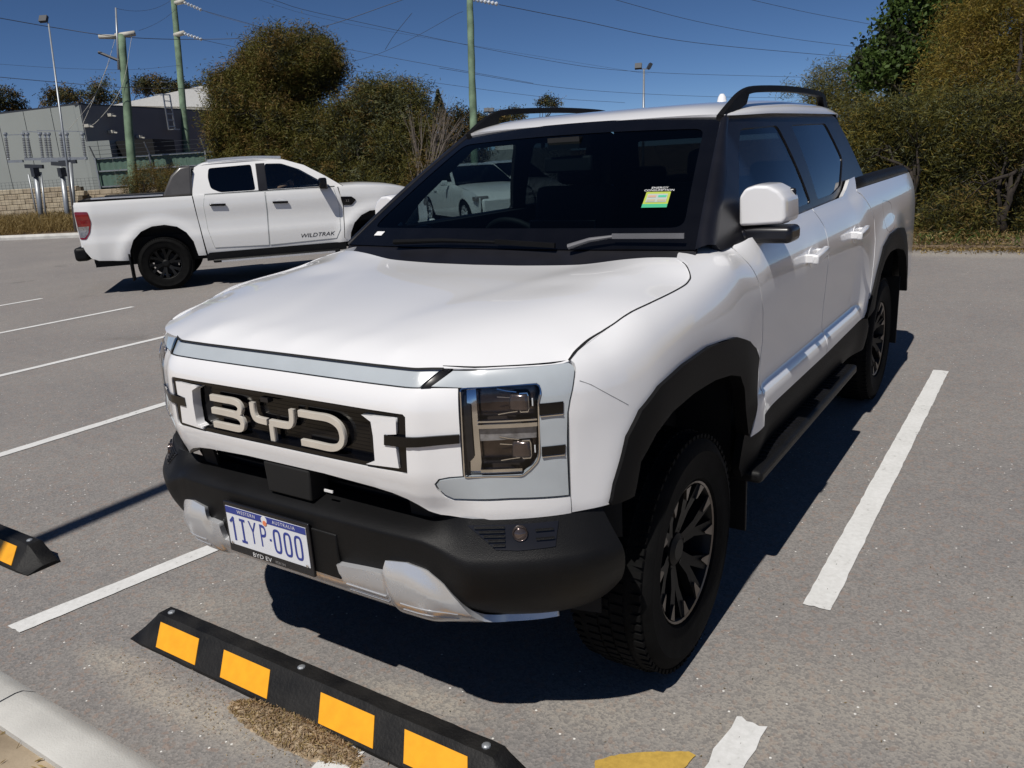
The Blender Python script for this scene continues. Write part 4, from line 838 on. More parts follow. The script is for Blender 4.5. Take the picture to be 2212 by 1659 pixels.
# fascia with the grille opening
gr = roundp([(-.50, .897), (.50, .897), (.50, 1.062), (-.50, 1.062)], .02)
gl = [(-.50, .897), (-.25, .895), (.25, .895), (.492, .897), (.50, 1.055), (.492, 1.062), (.25, 1.0635), (-.25, 1.0635), (-.492, 1.062), (-.50, 1.055)]
fr = [(.30, 1.1265), (.645, 1.1265), (.643, .893), (.606, .8905), (.578, .885), (.565, .870), (.571, .852), (.588, .829), (.612, .818), (.769, .8205), (.9235, .816), (.9255, .768), (.741, .765), (.628, .765), (.57, .769), (.536, .781), (.50, .800), (.468, .814), (.42, .826), (.358, .833), (.17, .841)]
fo = fr+MI(fr)
panel('front_fascia', fo, lambda Q: sf(Q), W_, near, h=.022, th=.035, holes=[gl], flip=False)
# grille
gb = thing('grille', None, None); gb.parent = near; del_keys = None
bpy.data.objects.remove(gb)
g_ = panel('grille', roundp([(-.505, .89), (.505, .89), (.505, 1.068), (-.505, 1.068)], .01), lambda Q: sf(Q, -.034), M['gloss'], near, h=.04, th=0)
mb = MB()
for k in range(14):
    z = .908+k*.0112
    if z > 1.055: break
    ribbon(mb, [(t, z) for t in np.linspace(-.34, .34, 18)], .0016, .0008, lambda P, h: sf(P, -.0338+h))
sl = mb.build('grille_slat', M['gloss'], g_); tag(sl, kind='stuff')
rimo = roundp([(-.4985, .8985), (.4985, .8985), (.4985, 1.0605), (-.4985, 1.0605)], .018)
rimi = roundp([(-.468, .910), (.468, .910), (.468, 1.052), (-.468, 1.052)], .012)
panel('grille_frame', rimo, lambda Q: sf(Q, -.004), M['gloss'], near, h=.03, th=.03, holes=[rimi])
bl = [(.352, 1.046), (.471, 1.050), (.469, 1.006), (.432, 1.000), (.427, .973), (.463, .975), (.468, .911), (.352, .905), (.386, .920), (.388, .99), (.384, 1.03)]
for s in (1, -1):
    b = bl if s > 0 else MI(bl)
    panel('grille_blade', b, lambda Q: sf(Q, .003), W_, near, h=.02, th=.03)
    hb = [(.430, 1.001), (.50, 1.002), (.6425, 1.009), (.6425, .986), (.503, .975), (.427, .972)]
    panel('gloss_bar', hb if s > 0 else MI(hb), lambda Q: sf(Q, .007), M['gloss'], near, h=.03, th=.012)
LF = lambda P, h: sf(P, -.020+h)
def stroke(name, paths, parent):
    mb = MB()
    for p in paths: ribbon(mb, smooth_path(p, 6), .0205, .012, LF)
    o = mb.build(name, M['letter'], parent); return o
stroke('letter', [[(-.312, 1.012), (-.25, 1.012), (-.205, 1.012), (-.181, 1.007), (-.171, .994), (-.178, .980), (-.196, .970)], [(-.312, .970), (-.25, .970), (-.198, .968), (-.176, .961), (-.167, .946), (-.175, .930), (-.196, .924), (-.25, .924), (-.312, .924)]], near)
stroke('letter', [[(-.113, 1.020), (-.113, 1.0), (-.110, .982), (-.097, .969), (-.052, .966)], [(.060, 1.020), (.060, 1.0), (.057, .982), (.045, .969), (.018, .966), (-.040, .966)], [(-.034, .962), (-.034, .94), (-.034, .910)]], near)
stroke('letter', [[(.090, 1.012), (.15, 1.012), (.205, 1.012), (.238, 1.003), (.256, .985), (.258, .955), (.240, .934), (.208, .924), (.15, .924), (.090, .924)]], near)
mb = MB(); mb.box(sf([(-.045, 1.038)], -.012)[0], (.034, .02, .014)); mb.build('front_camera', M['pillar'], near)

# light bar under the hood edge, lamps either side
lb = [(.30, 1.129), (.543, 1.129), (.600, 1.170), (.30, 1.170)]
panel('light_bar', [(-.600, 1.170), (-.543, 1.129)]+[(.543, 1.129), (.600, 1.170)], lambda Q: sf(Q, -.004), M['drl'], near, h=.02, th=.02, flip=False)
bl_ = [(-.62, 1.118), (.62, 1.118), (.66, 1.178), (-.66, 1.178)]
panel('light_bar_backing', bl_, lambda Q: sf(Q, -.016), M['gloss'], near, h=.03, th=.02)
Cc = [(.630, 1.1665), (.763, 1.169), (.922, 1.171), (.948, 1.171), (.958, 1.164), (.959, 1.155), (.949, 1.129), (.932, 1.082), (.924, 1.05), (.9205, .994), (.9185, .937), (.9185, .824), (.769, .829), (.613, .826), (.592, .837), (.577, .855), (.571, .869), (.581, .880), (.608, .885), (.650, .8885), (.80, .8885), (.824, .907), (.8425, .927), (.848, .948), (.852, 1.083), (.860, 1.112), (.858, 1.127), (.85, 1.1335), (.652, 1.129), (.575, 1.131)]
win = [(.652, 1.1275), (.849, 1.132), (.857, 1.125), (.859, 1.111), (.850, 1.083), (.847, .948), (.841, .928), (.822, .908), (.80, .8905), (.648, .8905)]
for s in (1, -1):
    mm = (lambda P: P) if s > 0 else MI
    hl = panel('headlight', [(.56, 1.165), (.95, 1.168), (.915, .83), (.60, .832)] if s > 0 else MI([(.56, 1.165), (.95, 1.168), (.915, .83), (.60, .832)]), lambda Q: sf(Q, -.062), M['smoke'], near, h=.04, th=0)
    panel('running_light', mm(Cc), lambda Q: sf(Q, .002), M['drl'], hl, h=.02, th=.03)
    for a, b in ((1.082, 1.052), (.966, .942)):
        panel('lamp_bar', mm([(.853, a), (.915, a), (.913, b), (.852, b)]), lambda Q: sf(Q, .0055), M['gloss'], hl, h=.02, th=.006)
        for zz in (b-.0035,):
            mb = MB(); ribbon(mb, mm([(.853, zz), (.912, zz)]), .003, .004, lambda P, h: sf(P, .003+h)); mb.build('chrome_trim', M['chrome'], hl)
    mb = MB(); w_ = mm(roundp(win, .008)); ribbon(mb, w_+[w_[0]], .0035, .003, lambda P, h: sf(P, .002+h)); mb.build('lamp_bezel', M['chrome'], hl)
    panel('lamp_cover', mm(win), lambda Q: sf(Q, .003), M['clear'], hl, h=.03, th=0)
    # chrome uprights, ledges and projectors behind the cover
    panel('lamp_post', mm([(.652, 1.126), (.664, 1.126), (.664, 1.086), (.675, 1.084), (.675, .94), (.661, .926), (.660, .893), (.648, .893)]), lambda Q: sf(Q, -.012), M['pillar'], hl, h=.02, th=.03)
    panel('chrome_post', mm([(.665, 1.126), (.690, 1.126), (.692, 1.0), (.693, .925), (.688, .894), (.662, .894), (.664, .932), (.677, .944), (.677, 1.082), (.665, 1.086)]), lambda Q: sf(Q, -.016), M['chrome'], hl, h=.02, th=.03)
    mb = MB()
    for z, w in ((1.037, .005), (1.024, .012), (.9005, .012)): ribbon(mb, mm([(t, z) for t in np.linspace(.69, .846 if z > .95 else .80, 8)]), w, .012, lambda P, h: sf(P, -.022+h))
    mb.build('chrome_ledge', M['chrome'], hl)
    panel('dim_reflector', mm([(.692, 1.018), (.845, 1.018), (.843, .985), (.692, .982)]), lambda Q: sf(Q, -.020), M['lens'], hl, h=.02, th=.03)
    for zc in (1.083, .957):
        mb = MB(); c = sf(mm([(.806, zc)]), -.035)[0]; pxx, pyy, nx, ny = plan(.80); n_ = np.array([nx*s*.55, -.83, 0.]); n_ /= np.linalg.norm(n_)
        tdir = np.cross(n_, (0, 0, 1))
        mb.box(c+n_*.004, (.052, .05, .044), (tdir, n_, (0, 0, 1)), taper=.9)
        b_ = mb.build('projector', M['smoke'], hl); bevel(b_, .006, 2)
        rr_ = lambda w, h, dx=0: [(.808+dx+x, zc+z) for x, z in ((-w, -h*.7), (-w*.8, -h), (w*.8, -h), (w, -h*.7), (w, h*.7), (w*.8, h), (-w*.8, h), (-w, h*.7), (-w, -h*.7))]
        mb = MB(); ribbon(mb, mm(rr_(.012, .024, .006)), .0035, .004, lambda P, h: sf(P, -.014+h)); mb.build('projector_ring', M['chrome'], hl)
        mb = MB(); mb.box(sf(mm([(.814, zc)]), -.016)[0], (.017, .004, .040), (tdir, n_, (0, 0, 1))); mb.build('projector_lens', M['gloss'], hl)
        mb = MB()
        for dz_, e_ in ((.026, .010), (-.024, -.006), (.012, .004)): ribbon(mb, mm([(.745, zc+dz_+e_), (.77, zc+dz_+e_*.4), (.796, zc+dz_)]), .0028, .004, lambda P, h: sf(P, -.022+h))
        mb.build('projector_fin', M['chrome'], hl)['kind'] = 'stuff'
        mb = MB(); mb.box(sf(mm([(.837, zc)]), -.012)[0], (.003, .003, .020), (tdir, n_, (0, 0, 1))); mb.build('lamp_mark', M['lwhite'], hl)
    panel('lamp_seal', mm([(.60, 1.150), (.955, 1.150), (.955, 1.176), (.60, 1.176)]), lambda Q: sf(Q, -.004), M['gloss'], hl, h=.03, th=.02)
    nm = panel('nose_gap_trim', mm([(.547, 1.126), (.573, 1.126), (.629, 1.171), (.603, 1.170)]), lambda Q: sf(Q, .001), M['gloss'], near, h=.02, th=.01)

# front intake and lower bumper
panel('lower_intake', [(-1.02, .60), (1.02, .60), (1.02, .90), (-1.02, .90)], lambda Q: sf(Q, -.10), M['dark'], near, h=.06, th=0)
for s in (1, -1):
    q = [(.43, .735), (.97, .735), (.97, .80), (.62, .80), (.54, .83), (.43, .85)]; panel('bumper_filler', q if s > 0 else MI(q), lambda Q: sf(Q, -.040), M['dark'], near, h=.03, th=.01)
mb = MB()
for z in (.79, .765): ribbon(mb, [(t, z) for t in np.linspace(-.5, .5, 20)], .008, .01, lambda P, h: sf(P, -.09+h))
mb.build('intake_slat', M['dark'], near)
mb = MB(); mb.box(np.array([0, .050, .785])-LO, (.19, .075, .10), taper=1.05); bevel(mb.build('radar_housing', M['dark'], near), .006)
mb = MB(); mb.box(np.array([.155, .03, .775])-LO, (.035, .004, .007)); mb.build('intake_badge', M['lwhite'], near)
vk = [0, .10, .125, .18, .26, .32, .40, .50]
BCO = pchip(vk, [-.105, -.006, .006, .006, -.002, -.018, -.075, -.20]); BCZ = pchip(vk, [.748, .718, .704, .650, .565, .505, .435, .40])
BKO = pchip([0, .095, .118, .132, .18, .24, .30, .36, .43, .50], [-.006, .034, .050, .055, .046, .024, -.012, -.06, -.13, -.21]); BKZ = pchip([0, .095, .118, .132, .18, .24, .30, .36, .43, .50], [.768, .690, .666, .648, .604, .552, .498, .448, .405, .375])
def bsf(Q, dn=0.):
    Q = np.atleast_2d(np.asarray(Q, float)); t, v = Q[:, 0], Q[:, 1]; px, py, nx, ny = plan(t); w = sstep(np.abs(t), .50, .66)
    o = BCO(v)*(1-w)+BKO(v)*w+dn; z = BCZ(v)*(1-w)+BKZ(v)*w
    dz = np.where(v > .11, 0, 0)
    return np.c_[np.sign(t+1e-12)*(px+nx*o), py+ny*o, z-dn*.5*sstep(v, .25, .5)]-LO
bo = [(-1.02, .005), (-.9, 0), (-.6, 0), (0, 0), (.6, 0), (.9, 0), (1.02, .005), (1.04, .12), (1.07, .26), (1.05, .40), (.95, .46), (.8, .5), (0, .5), (-.8, .5), (-.95, .46), (-1.05, .40), (-1.07, .26), (-1.04, .12)]
panel('front_bumper', bo, bsf, M['blackpl'], near, h=.02, th=.03, flip=True)
sk_ = [(.20, .30), (.20, .256), (.385, .238), (.398, .198), (.47, .190), (.53, .202), (.57, .228), (.605, .272), (.638, .325), (.668, .36), (.73, .392), (.90, .412), (.90, .420), (.62, .455), (0, .455)]
skl = [(-.335, .30), (-.335, .243), (-.385, .238), (-.398, .198), (-.47, .190), (-.53, .202), (-.57, .228), (-.605, .272), (-.638, .325), (-.668, .36), (-.73, .392), (-.90, .412), (-.90, .420), (-.62, .455)][::-1]
skp = sk_+skl
panel('skid_plate', skp, lambda Q: bsf(Q, .004+.026*sstep(Q[:, 1], .165+.10*sstep(np.abs(Q[:, 0]), .46, .66), .245+.10*sstep(np.abs(Q[:, 0]), .46, .66))*(.55+.45*sstep(np.abs(Q[:, 0]), .375, .405))*(1-.8*sstep(Q[:, 1], .36, .45))), M['silver'], near, h=.012, th=.02, flip=True)
mb = MB()
for a, b in ((.215, .37), (.43, .60), (-.60, -.43)):
    for v in (.322, .345): ribbon(mb, [(t, v) for t in np.linspace(a, b, 8)], .006, .005, lambda P, h: bsf(P, (.016 if abs(a) < .4 else .027)+h))
mb.build('skid_rib', M['silver'], near)['kind'] = 'stuff'
for s in (1, -1):
    q = [(.645, .018), (.72, .088), (.78, .092), (.872, .088), (.888, .016)]; q = q if s > 0 else MI(q)
    fg = panel('fog_recess', q, lambda Q: bsf(Q, .003), M['pillar'], near, h=.02, th=.01, flip=True)
    mb = MB()
    for k in range(5):
        v = .024+k*.013; mb_a = .665+k*.012; ribbon(mb, [(s*t, v) for t in (mb_a, mb_a+.02, .745)], .005, .006, lambda P, h: bsf(P, .003+h))
        if k in (1, 3): ribbon(mb, [(s*t, v) for t in (.825, .85, .872)], .005, .006, lambda P, h: bsf(P, .003+h))
    mb.build('fog_slat', M['blackpl'], fg)['kind'] = 'stuff'
    c = bsf([(s*.785, .045)], .006)[0]; mb = MB(); ax = np.array([s*.55, -.80, .2]); ax /= np.linalg.norm(ax)
    mb.lathe([(.0, .008), (.010, .007), (.016, .003), (.019, .006), (.0215, 0), (.0215, -.01)], c, ax, n=20); autosmooth(mb.build('fog_lamp', M['smoke'], fg), 60)
# number plate
mb = MB(); mb.box(np.array([-.045, .004, .590])-LO, (.50, .030, .145)); bevel(mb.build('plate_bracket', M['blackpl'], near), .004)
pl = thing('p', None, None); bpy.data.objects.remove(pl)
mb = MB(); mb.box(np.array([-.092, -.0165, .591])-LO, (.392, .010, .176)); pf = bevel(mb.build('number_plate', M['pillar'], near), .003); tag(pf, 'blue on white number plate in a black frame')
def plf(y): return lambda V: np.c_[V[:, 0]-.092, np.full(len(V), y), V[:, 1]+.599]-LO
mb = MB(); mb.box(np.array([-.092, -.0222, .599])-LO, (.370, .0025, .132)); mb.build('plate_sheet', M['plate'], pf)
mb = MB(); mb.box(np.array([-.092, -.0238, .6535])-LO, (.368, .0012, .022)); mb.build('plate_band', M['pblue'], pf)
xs = -.158
for ch, w in (('1', .62), ('I', .60), ('Y', .56), ('P', .60), ('.', 1.0), ('0', .52), ('0', .52), ('0', .52)):
    adv = .0475 if ch != '.' else .030
    if ch == '.':
        mb = MB(); mb.box(np.array([xs-.092+.0, -.0240, .588])-LO, (.009, .001, .007)); mb.build('character', M['pblue'], pf)
    elif ch == '1':
        mb = MB(); y_ = -.0240; mb.box(np.array([xs-.092+.004, y_, .590])-LO, (.0085, .001, .082)); mb.bar(np.array([xs-.092+.006, y_-.0002, .630])-LO, np.array([xs-.092-.012, y_-.0002, .612])-LO, .001, .0085, up=(1, 0, 1)); mb.build('character', M['pblue'], pf)
    elif ch == 'I':
        mb = MB(); y_ = -.0240
        mb.box(np.array([xs-.092, y_, .590])-LO, (.0085, .001, .082)); mb.box(np.array([xs-.092, y_-.0002, .6275])-LO, (.026, .001, .008)); mb.box(np.array([xs-.092, y_-.0002, .5525])-LO, (.026, .001, .008)); mb.build('character', M['pblue'], pf)
    elif ch == '0':
        mb = MB(); pts = [(.0135*math.copysign(abs(math.cos(a))**.55, math.cos(a)), .037*math.copysign(abs(math.sin(a))**.55, math.sin(a))) for a in np.linspace(0, 2*math.pi, 33)]
        cx = xs
        ribbon(mb, pts, .0085, .0008, lambda P, h: np.c_[P[:, 0]+cx-.092, np.full(len(P), -.0236-h), P[:, 1]+.590]-LO); mb.build('character', M['pblue'], pf)
    else:
        cx = xs
        text('character', ch, .112, lambda V: np.c_[V[:, 0]+cx-.092, np.full(len(V), -.0240), V[:, 1]+.590]-LO, M['pblue'], pf, sx=w)
    xs += adv if ch not in 'P.' else (.034 if ch == 'P' else .031)
text('lettering', 'WESTERN', .0165, lambda V: np.c_[V[:, 0]-.092-.085, np.full(len(V), -.0246), V[:, 1]+.6535]-LO, M['lwhite'], pf, spacing=1.25)
text('lettering', 'AUSTRALIA', .0165, lambda V: np.c_[V[:, 0]-.092+.088, np.full(len(V), -.0246), V[:, 1]+.6535]-LO, M['lwhite'], pf, spacing=1.25)
mb = MB(); mb.lathe([(0, .0012), (.0135, .001), (.0135, 0)], np.array([-.092, -.0240, .652])-LO, (0, -1, 0), n=14); mb.build('emblem', M['lwhite'], pf)
mb = MB(); mb.lathe([(0, .0012), (.009, .001), (.009, 0)], np.array([-.090, -.0246, .642])-LO, (0, -1, 0), n=12); mb.build('emblem', M['porange'], pf)
text('lettering', 'BYD EV', .021, lambda V: np.c_[V[:, 0]-.130, np.full(len(V), -.0225), V[:, 1]+.5145]-LO, M['lwhite'], pf, sx=1.3)
text('lettering', 'PERTH', .013, lambda V: np.c_[V[:, 0]-.045, np.full(len(V), -.0225), V[:, 1]+.5135]-LO, M['lens'], pf, sx=1.2)
mb = MB()
for x in (-.265, .082):
    for z in (.538,): mb.lathe([(0, .004), (.005, .003), (.005, 0)], np.array([x, -.0235, z])-LO, (0, -1, 0), n=8)
mb.build('plate_screw', M['chrome'], pf)

# flanks
fend = [(.9275, .770), (.9265, .82), (.928, .94), (.930, 1.05), (.938, 1.082), (.955, 1.129), (.966, 1.155), (.966, 1.168), (.955, 1.180), (.985, 1.194), (1.043, 1.212), (1.136, 1.238), (1.216, 1.247), (1.39, 1.230), (1.609, 1.219), (1.683, 1.224), (1.728, 1.236), (1.79, 1.276), (1.836, 1.330), (1.90, 1.352), (1.984, 1.362), (2.06, 1.340), (2.125, 1.318), (2.152, 1.306), (2.158, 1.25), (2.228, 1.16), (2.278, 1.06), (2.318, .93), (2.303, .79), (2.262, .70), (2.242, .62), (2.10, .62), (2.15, .72), (2.225, .885), (2.150, .945), (2.049, .985), (1.882, 1.022), (1.632, 1.042), (1.417, 1.042), (1.258, 1.030), (1.160, 1.000), (1.098, .945), (1.046, .831), (1.033, .772)]
fdoor = [(2.164, 1.310), (2.166, 1.25), (2.236, 1.16), (2.286, 1.06), (2.326, .93), (2.311, .79), (2.270, .70), (2.25, .662), (3.288, .662), (3.310, .767), (3.280, 1.03), (3.277, 1.276), (3.212, 1.366), (2.9, 1.361), (2.276, 1.338)]
rdoor = [(3.220, 1.366), (3.285, 1.276), (3.288, 1.03), (3.318, .767), (3.296, .662), (4.14, .675), (4.185, .707), (4.29, .90), (4.345, 1.0), (4.383, 1.088), (4.378, 1.208), (4.30, 1.28), (4.17, 1.36), (4.118, 1.381), (4.20, 1.458), (4.07, 1.452), (3.957, 1.404), (3.845, 1.375)]
bed = [(4.128, 1.380), (4.18, 1.366), (4.31, 1.284), (4.388, 1.210), (4.393, 1.088), (4.355, 1.0), (4.30, .905), (4.24, .79), (4.234, .765), (4.367, .893), (4.535, 1.025), (4.73, 1.074), (5.024, 1.083), (5.30, 1.055), (5.46, .995), (5.58, .90), (5.66, .75), (5.68, .64), (6.05, .64), (6.10, .80), (6.12, 1.15), (6.10, 1.32), (6.0, 1.392), (4.8, 1.394), (4.137, 1.394)]
fo_, fi_ = [(1.029, .775), (1.041, .831), (1.093, .952), (1.156, 1.007), (1.258, 1.038), (1.417, 1.049), (1.632, 1.049), (1.882, 1.028), (2.049, .992), (2.155, .950), (2.235, .892)], [(1.119, .77), (1.141, .865), (1.228, .921), (1.337, .95), (1.508, .957), (1.691, .951), (1.832, .932), (1.921, .905), (1.97, .848), (2.05, .642)]
ro_, ri_ = [(4.150, .665), (4.234, .765), (4.367, .898), (4.535, 1.032), (4.73, 1.081), (5.024, 1.09), (5.30, 1.062), (5.465, 1.0), (5.59, .90), (5.67, .75), (5.69, .60)], [(4.315, .70), (4.36, .79), (4.44, .88), (4.57, .94), (4.80, .965), (5.05, .955), (5.24, .92), (5.36, .86), (5.45, .74), (5.49, .60)]
def handle(door, sg, tc):
    s_ = side(sg)
    mb = MB()
    ends = [surf([(tc-.115, 1.176)], .040, sg)[0]-LO, surf([(tc+.115, 1.190)], .036, sg)[0]-LO]
    mb.bar(ends[0], ends[1], .030, .042)
    h = bevel(mb.build('handle', W_, door), .009, 3)
    for tt in (tc-.095, tc+.098): mb = MB(); mb.box(surf([(tt, 1.180)], .012, sg)[0]-LO, (.06, .036, .040)); bevel(mb.build('handle_mount', W_, h), .006, 2)
    cup = [(tc+.075*math.cos(a), 1.172+.046*math.sin(a)) for a in np.linspace(0, 2*math.pi, 20)[:-1]]
    panel('handle_cup', cup, side(sg, .0025), W_, h, h=.02, th=.003, flip=sg < 0)
for sg in (1, -1):
    fl = sg < 0
    panel('fender', fend, side(sg), W_, near, h=.024, th=.02, flip=not fl and False or fl)
    d1 = panel('door', fdoor, side(sg), W_, near, h=.026, th=.02, flip=fl); d2 = panel('door', rdoor, side(sg), W_, near, h=.026, th=.02, flip=fl)
    handle(d1, sg, 2.99); handle(d2, sg, 3.89)
    bs = panel('bed_side', bed, side(sg), W_, near, h=.03, th=.02, flip=fl)
    if sg > 0:
        pp = smooth_path([(4.70, 1.10), (4.66, 1.14), (4.67, 1.26), (4.72, 1.285), (4.90, 1.262), (4.95, 1.225), (4.93, 1.13), (4.86, 1.10), (4.72, 1.095)], 4); mb = MB(); ribbon(mb, pp, .0035, .0006, lambda P, h: surf(P, h, 1)-LO); mb.build('fuel_flap_gap', M['lens'], bs)
    # seam line across the fender nose
    mb = MB(); ribbon(mb, [(.968, 1.126), (1.0, 1.112), (1.034, 1.09), (1.062, 1.071), (1.092, 1.05), (1.12, 1.03)], .0020, .0004, lambda P, h: surf(P, h, sg)-LO); mb.build('panel_seam', M['panel_grey'], near)
    panel('wheel_arch_trim', fo_+fi_[::-1], side(sg, .014), M['flare'], near, h=.022, th=.05, flip=fl)
    panel('wheel_arch_trim', ro_+ri_[::-1], side(sg, .014), M['flare'], near, h=.022, th=.05, flip=fl)
    panel('sill_cladding', [(2.06, .66), (2.13, .665), (2.25, .657), (3.29, .657), (4.14, .668), (4.19, .69), (4.25, .60), (4.22, .47), (2.06, .47), (2.02, .52)], side(sg, -.004), M['flare'], near, h=.04, th=.03, flip=fl)
    # inner door shuts so that gaps read dark
    panel('inner_panel', [(1.0, 1.02), (1.8, 1.15), (2.2, 1.28), (4.2, 1.34), (5.9, 1.34), (5.9, 1.10), (4.5, 1.10), (4.15, .70), (2.4, .70), (2.2, 1.02)], side(sg, -.035), M['dark'], near, h=.08, th=0, flip=fl)
    # side step
    mb = MB(); mb.box(np.array([sg*.935, 2.245, .455])-LO, (.17, 1.72, .05)); st = bevel(mb.build('side_step', M['blackpl'], near), .018, 3)
    mb = MB()
    for k in range(34):
        y = 1.52+k*.045
        if 13 <= k <= 15: continue
        mb.box(np.array([sg*.94, y, .4795])-LO, (.10, .012, .006))
    mb.build('tread_strip', M['pillar'], st)['kind'] = 'stuff'
    mb = MB(); mb.box(np.array([sg*.875, 1.40, .42])-LO, (.17, .012, .40)); bevel(mb.build('mud_flap', M['blackpl'], near), .004)
    mb = MB(); mb.box(np.array([sg*.885, 4.72, .47])-LO, (.17, .012, .48)); bevel(mb.build('mud_flap', M['blackpl'], near), .004)
# underbody and wheel housings, plus low front bars added to shade the tyres
mb = MB()
mb.box(np.array([0, 2.75, .56])-LO, (1.36, 4.9, .40)); mb.box(np.array([0, .70, .93])-LO, (1.36, .95, .34)); mb.box(np.array([0, .80, 1.04])-LO, (1.80, 1.0, .10)); mb.box(np.array([0, .42, .82])-LO, (1.60, .16, .56)); mb.bar(np.array([.45, .32, .41])-LO, np.array([.84, .42, .41])-LO, .03, .09); mb.bar(np.array([-.45, .32, .41])-LO, np.array([-.84, .42, .41])-LO, .03, .09); mb.bar(np.array([.46, .13, .80])-LO, np.array([.90, .44, .80])-LO, .03, .36); mb.bar(np.array([-.46, .13, .80])-LO, np.array([-.90, .44, .80])-LO, .03, .36)
mb.box(np.array([0, 2.45, .72])-LO, (1.80, 2.15, .50)); mb.box(np.array([0, 4.3, .88])-LO, (1.38, 1.8, .34)); mb.box(np.array([0, 4.18, 1.05])-LO, (1.86, 1.5, .05)); mb.box(np.array([0, 5.05, .86])-LO, (1.80, .50, .48)); mb.box(np.array([0, 4.2, 1.02])-LO, (1.84, 2.2, .08))
ub = mb.build('underbody', M['dark'], near)
# bed: floor, walls, rails, tailgate
mb = MB()
for s in (1, -1): mb.box(np.array([s*.80, 4.50, 1.20])-LO, (.02, 1.70, .38))
mb.box(np.array([0, 5.30, 1.05])-LO, (1.6, .03, .62)); mb.box(np.array([0, 3.70, 1.18])-LO, (1.6, .02, .42))
mb.build('bed_liner', M['blackpl'], near)
for s in (1, -1):
    mb = MB(); mb.tube([np.array([s*.840, y, z])-LO for y, z in ((3.42, 1.398), (3.8, 1.402), (4.6, 1.404), (5.22, 1.402), (5.33, 1.380))], [.045]*5, 10); o_ = mb.build('bed_rail', M['blackpl'], near, smooth=True)
    o_.scale = (1, 1, 1)
mb = MB(); mb.box(np.array([0, 5.36, 1.03])-LO, (1.66, .06, .66)); bevel(mb.build('tailgate', W_, near), .02, 2)

# cab: sides, pillars, glass, roof
XR = pchip([1.9, 2.0, 2.3, 3.0, 3.4, 3.7], [.655, .668, .700, .722, .722, .712])
def cabx(y, z):
    f = (z-1.36)/.43; xb = .868-.012*(1-sstep(y, 1.3, 1.7)); return xb+(XR(np.clip(y, 1.9, 3.9))-xb)*f+.045*f*(1-f)
def cab(sg, dn=0.): return lambda Q: np.c_[sg*(cabx(Q[:, 0], Q[:, 1])+dn*.93), Q[:, 0], Q[:, 1]+dn*.35]-LO
frame_ = [(1.34, 1.320), (1.30, 1.345), (1.66, 1.575), (1.99, 1.795), (2.6, 1.803), (3.3, 1.806), (3.60, 1.80), (3.68, 1.78), (3.90, 1.43), (3.90, 1.36), (3.5, 1.36), (3.33, 1.385), (3.20, 1.385), (3.0, 1.358), (2.2, 1.345), (1.6, 1.325)]
w1 = roundp([(1.60, 1.385), (1.70, 1.50), (2.03, 1.738), (2.47, 1.748), (2.60, 1.385)], .03); w2 = roundp([(2.73, 1.390), (2.67, 1.748), (3.34, 1.752), (3.46, 1.56), (3.26, 1.425), (3.05, 1.395)], .03)
def wsf(Q, dn=0.):
    """windscreen: a across -1..1, b up 0..1"""
    a, b = Q[:, 0], Q[:, 1]; x = (.825*(1-b)+.648*b)*a; y = 1.205*(1-b)+1.950*b-.055*(1-a*a)-.02*b*(1-b)*4*0; z = 1.338*(1-b)+1.790*b+.018*(1-a*a)*b+.015*4*b*(1-b)
    return np.c_[x, y-dn*.5, z+dn*.85]-LO
wsc = grid('windscreen', lambda Q: wsf(np.c_[Q[:, 0]*2-1, Q[:, 1]]), 25, 13, M['glass'], near)
# black printed border of the windscreen
panel('windscreen_border', [(-1, 0), (1, 0), (1, 1), (-1, 1)], lambda Q: wsf(Q, .002), M['gloss'], wsc, h=.08, th=0, holes=[roundp([(-.93, .13), (.93, .13), (.91, .88), (-.91, .88)], .06)], hb=.04)
mb = MB(); c = wsf(np.array([[0., .86]]), -.03)[0]; mb.box(c, (.16, .10, .05)); mb.build('sensor_box', M['interior'], near)
for sg in (1, -1):
    fm_ = panel('cab_frame', frame_, cab(sg), M['pillar'], near, h=.05, th=.02, holes=[w1, w2], flip=sg < 0)
    panel('side_window', w1, cab(sg, -.006), M['sglass'], fm_, h=.1, th=0, flip=sg < 0); panel('side_window', w2, cab(sg, -.006), M['rglass'], fm_, h=.1, th=0, flip=sg < 0)
    mb = MB(); mb.box(np.array([sg*.815, 2.62, 1.352])-LO, (.07, 2.5, .05)); mb.build('window_ledge', M['interior'], fm_)
    # divider bar of the rear window
    mb = MB(); pth = [(3.30, 1.40), (3.22, 1.50), (3.10, 1.60), (2.95, 1.69), (2.85, 1.745)]
    # A-pillar between screen and side frame
    n = 12; V = []; F = []
    for i in range(n+1):
        b = i/n; e = wsf(np.array([[1., b]]))[0]+LO; yy = 1.30+(1.99-1.30)*b; zz = 1.345+(1.795-1.345)*b
        q = np.array([float(cabx(np.array([yy]), np.array([zz]))[0]), yy, zz]); m_ = (e+q)/2+np.array([.012, -.014, .012])
        for p_ in (e-[.01, 0, .012], e+[.002, -.004, .006], m_, q+[.002, 0, .0]): V.append(p_*[sg, 1, 1]-LO)
    for i in range(n):
        for k in range(3):
            f = (i*4+k, i*4+k+1, (i+1)*4+k+1, (i+1)*4+k); F.append(f if sg < 0 else f[::-1])
    mk('windscreen_pillar', V, F, M['pillar'], near, smooth=True)
# cowl
def cow(Q):
    a, b = Q[:, 0]*2-1, Q[:, 1]; x = a*(.835-.01*b); y = (yrear(x)-.02)*(1-b)+(1.215-.055*(1-a*a))*b; zf = hoodz(x, yrear(x)-.02)-.028
    return np.c_[x, y, zf*(1-b)+1.342*b-.012*b*(1-b)*4]-LO
grid('cowl', cow, 31, 7, M['pillar'], near, th=.02)
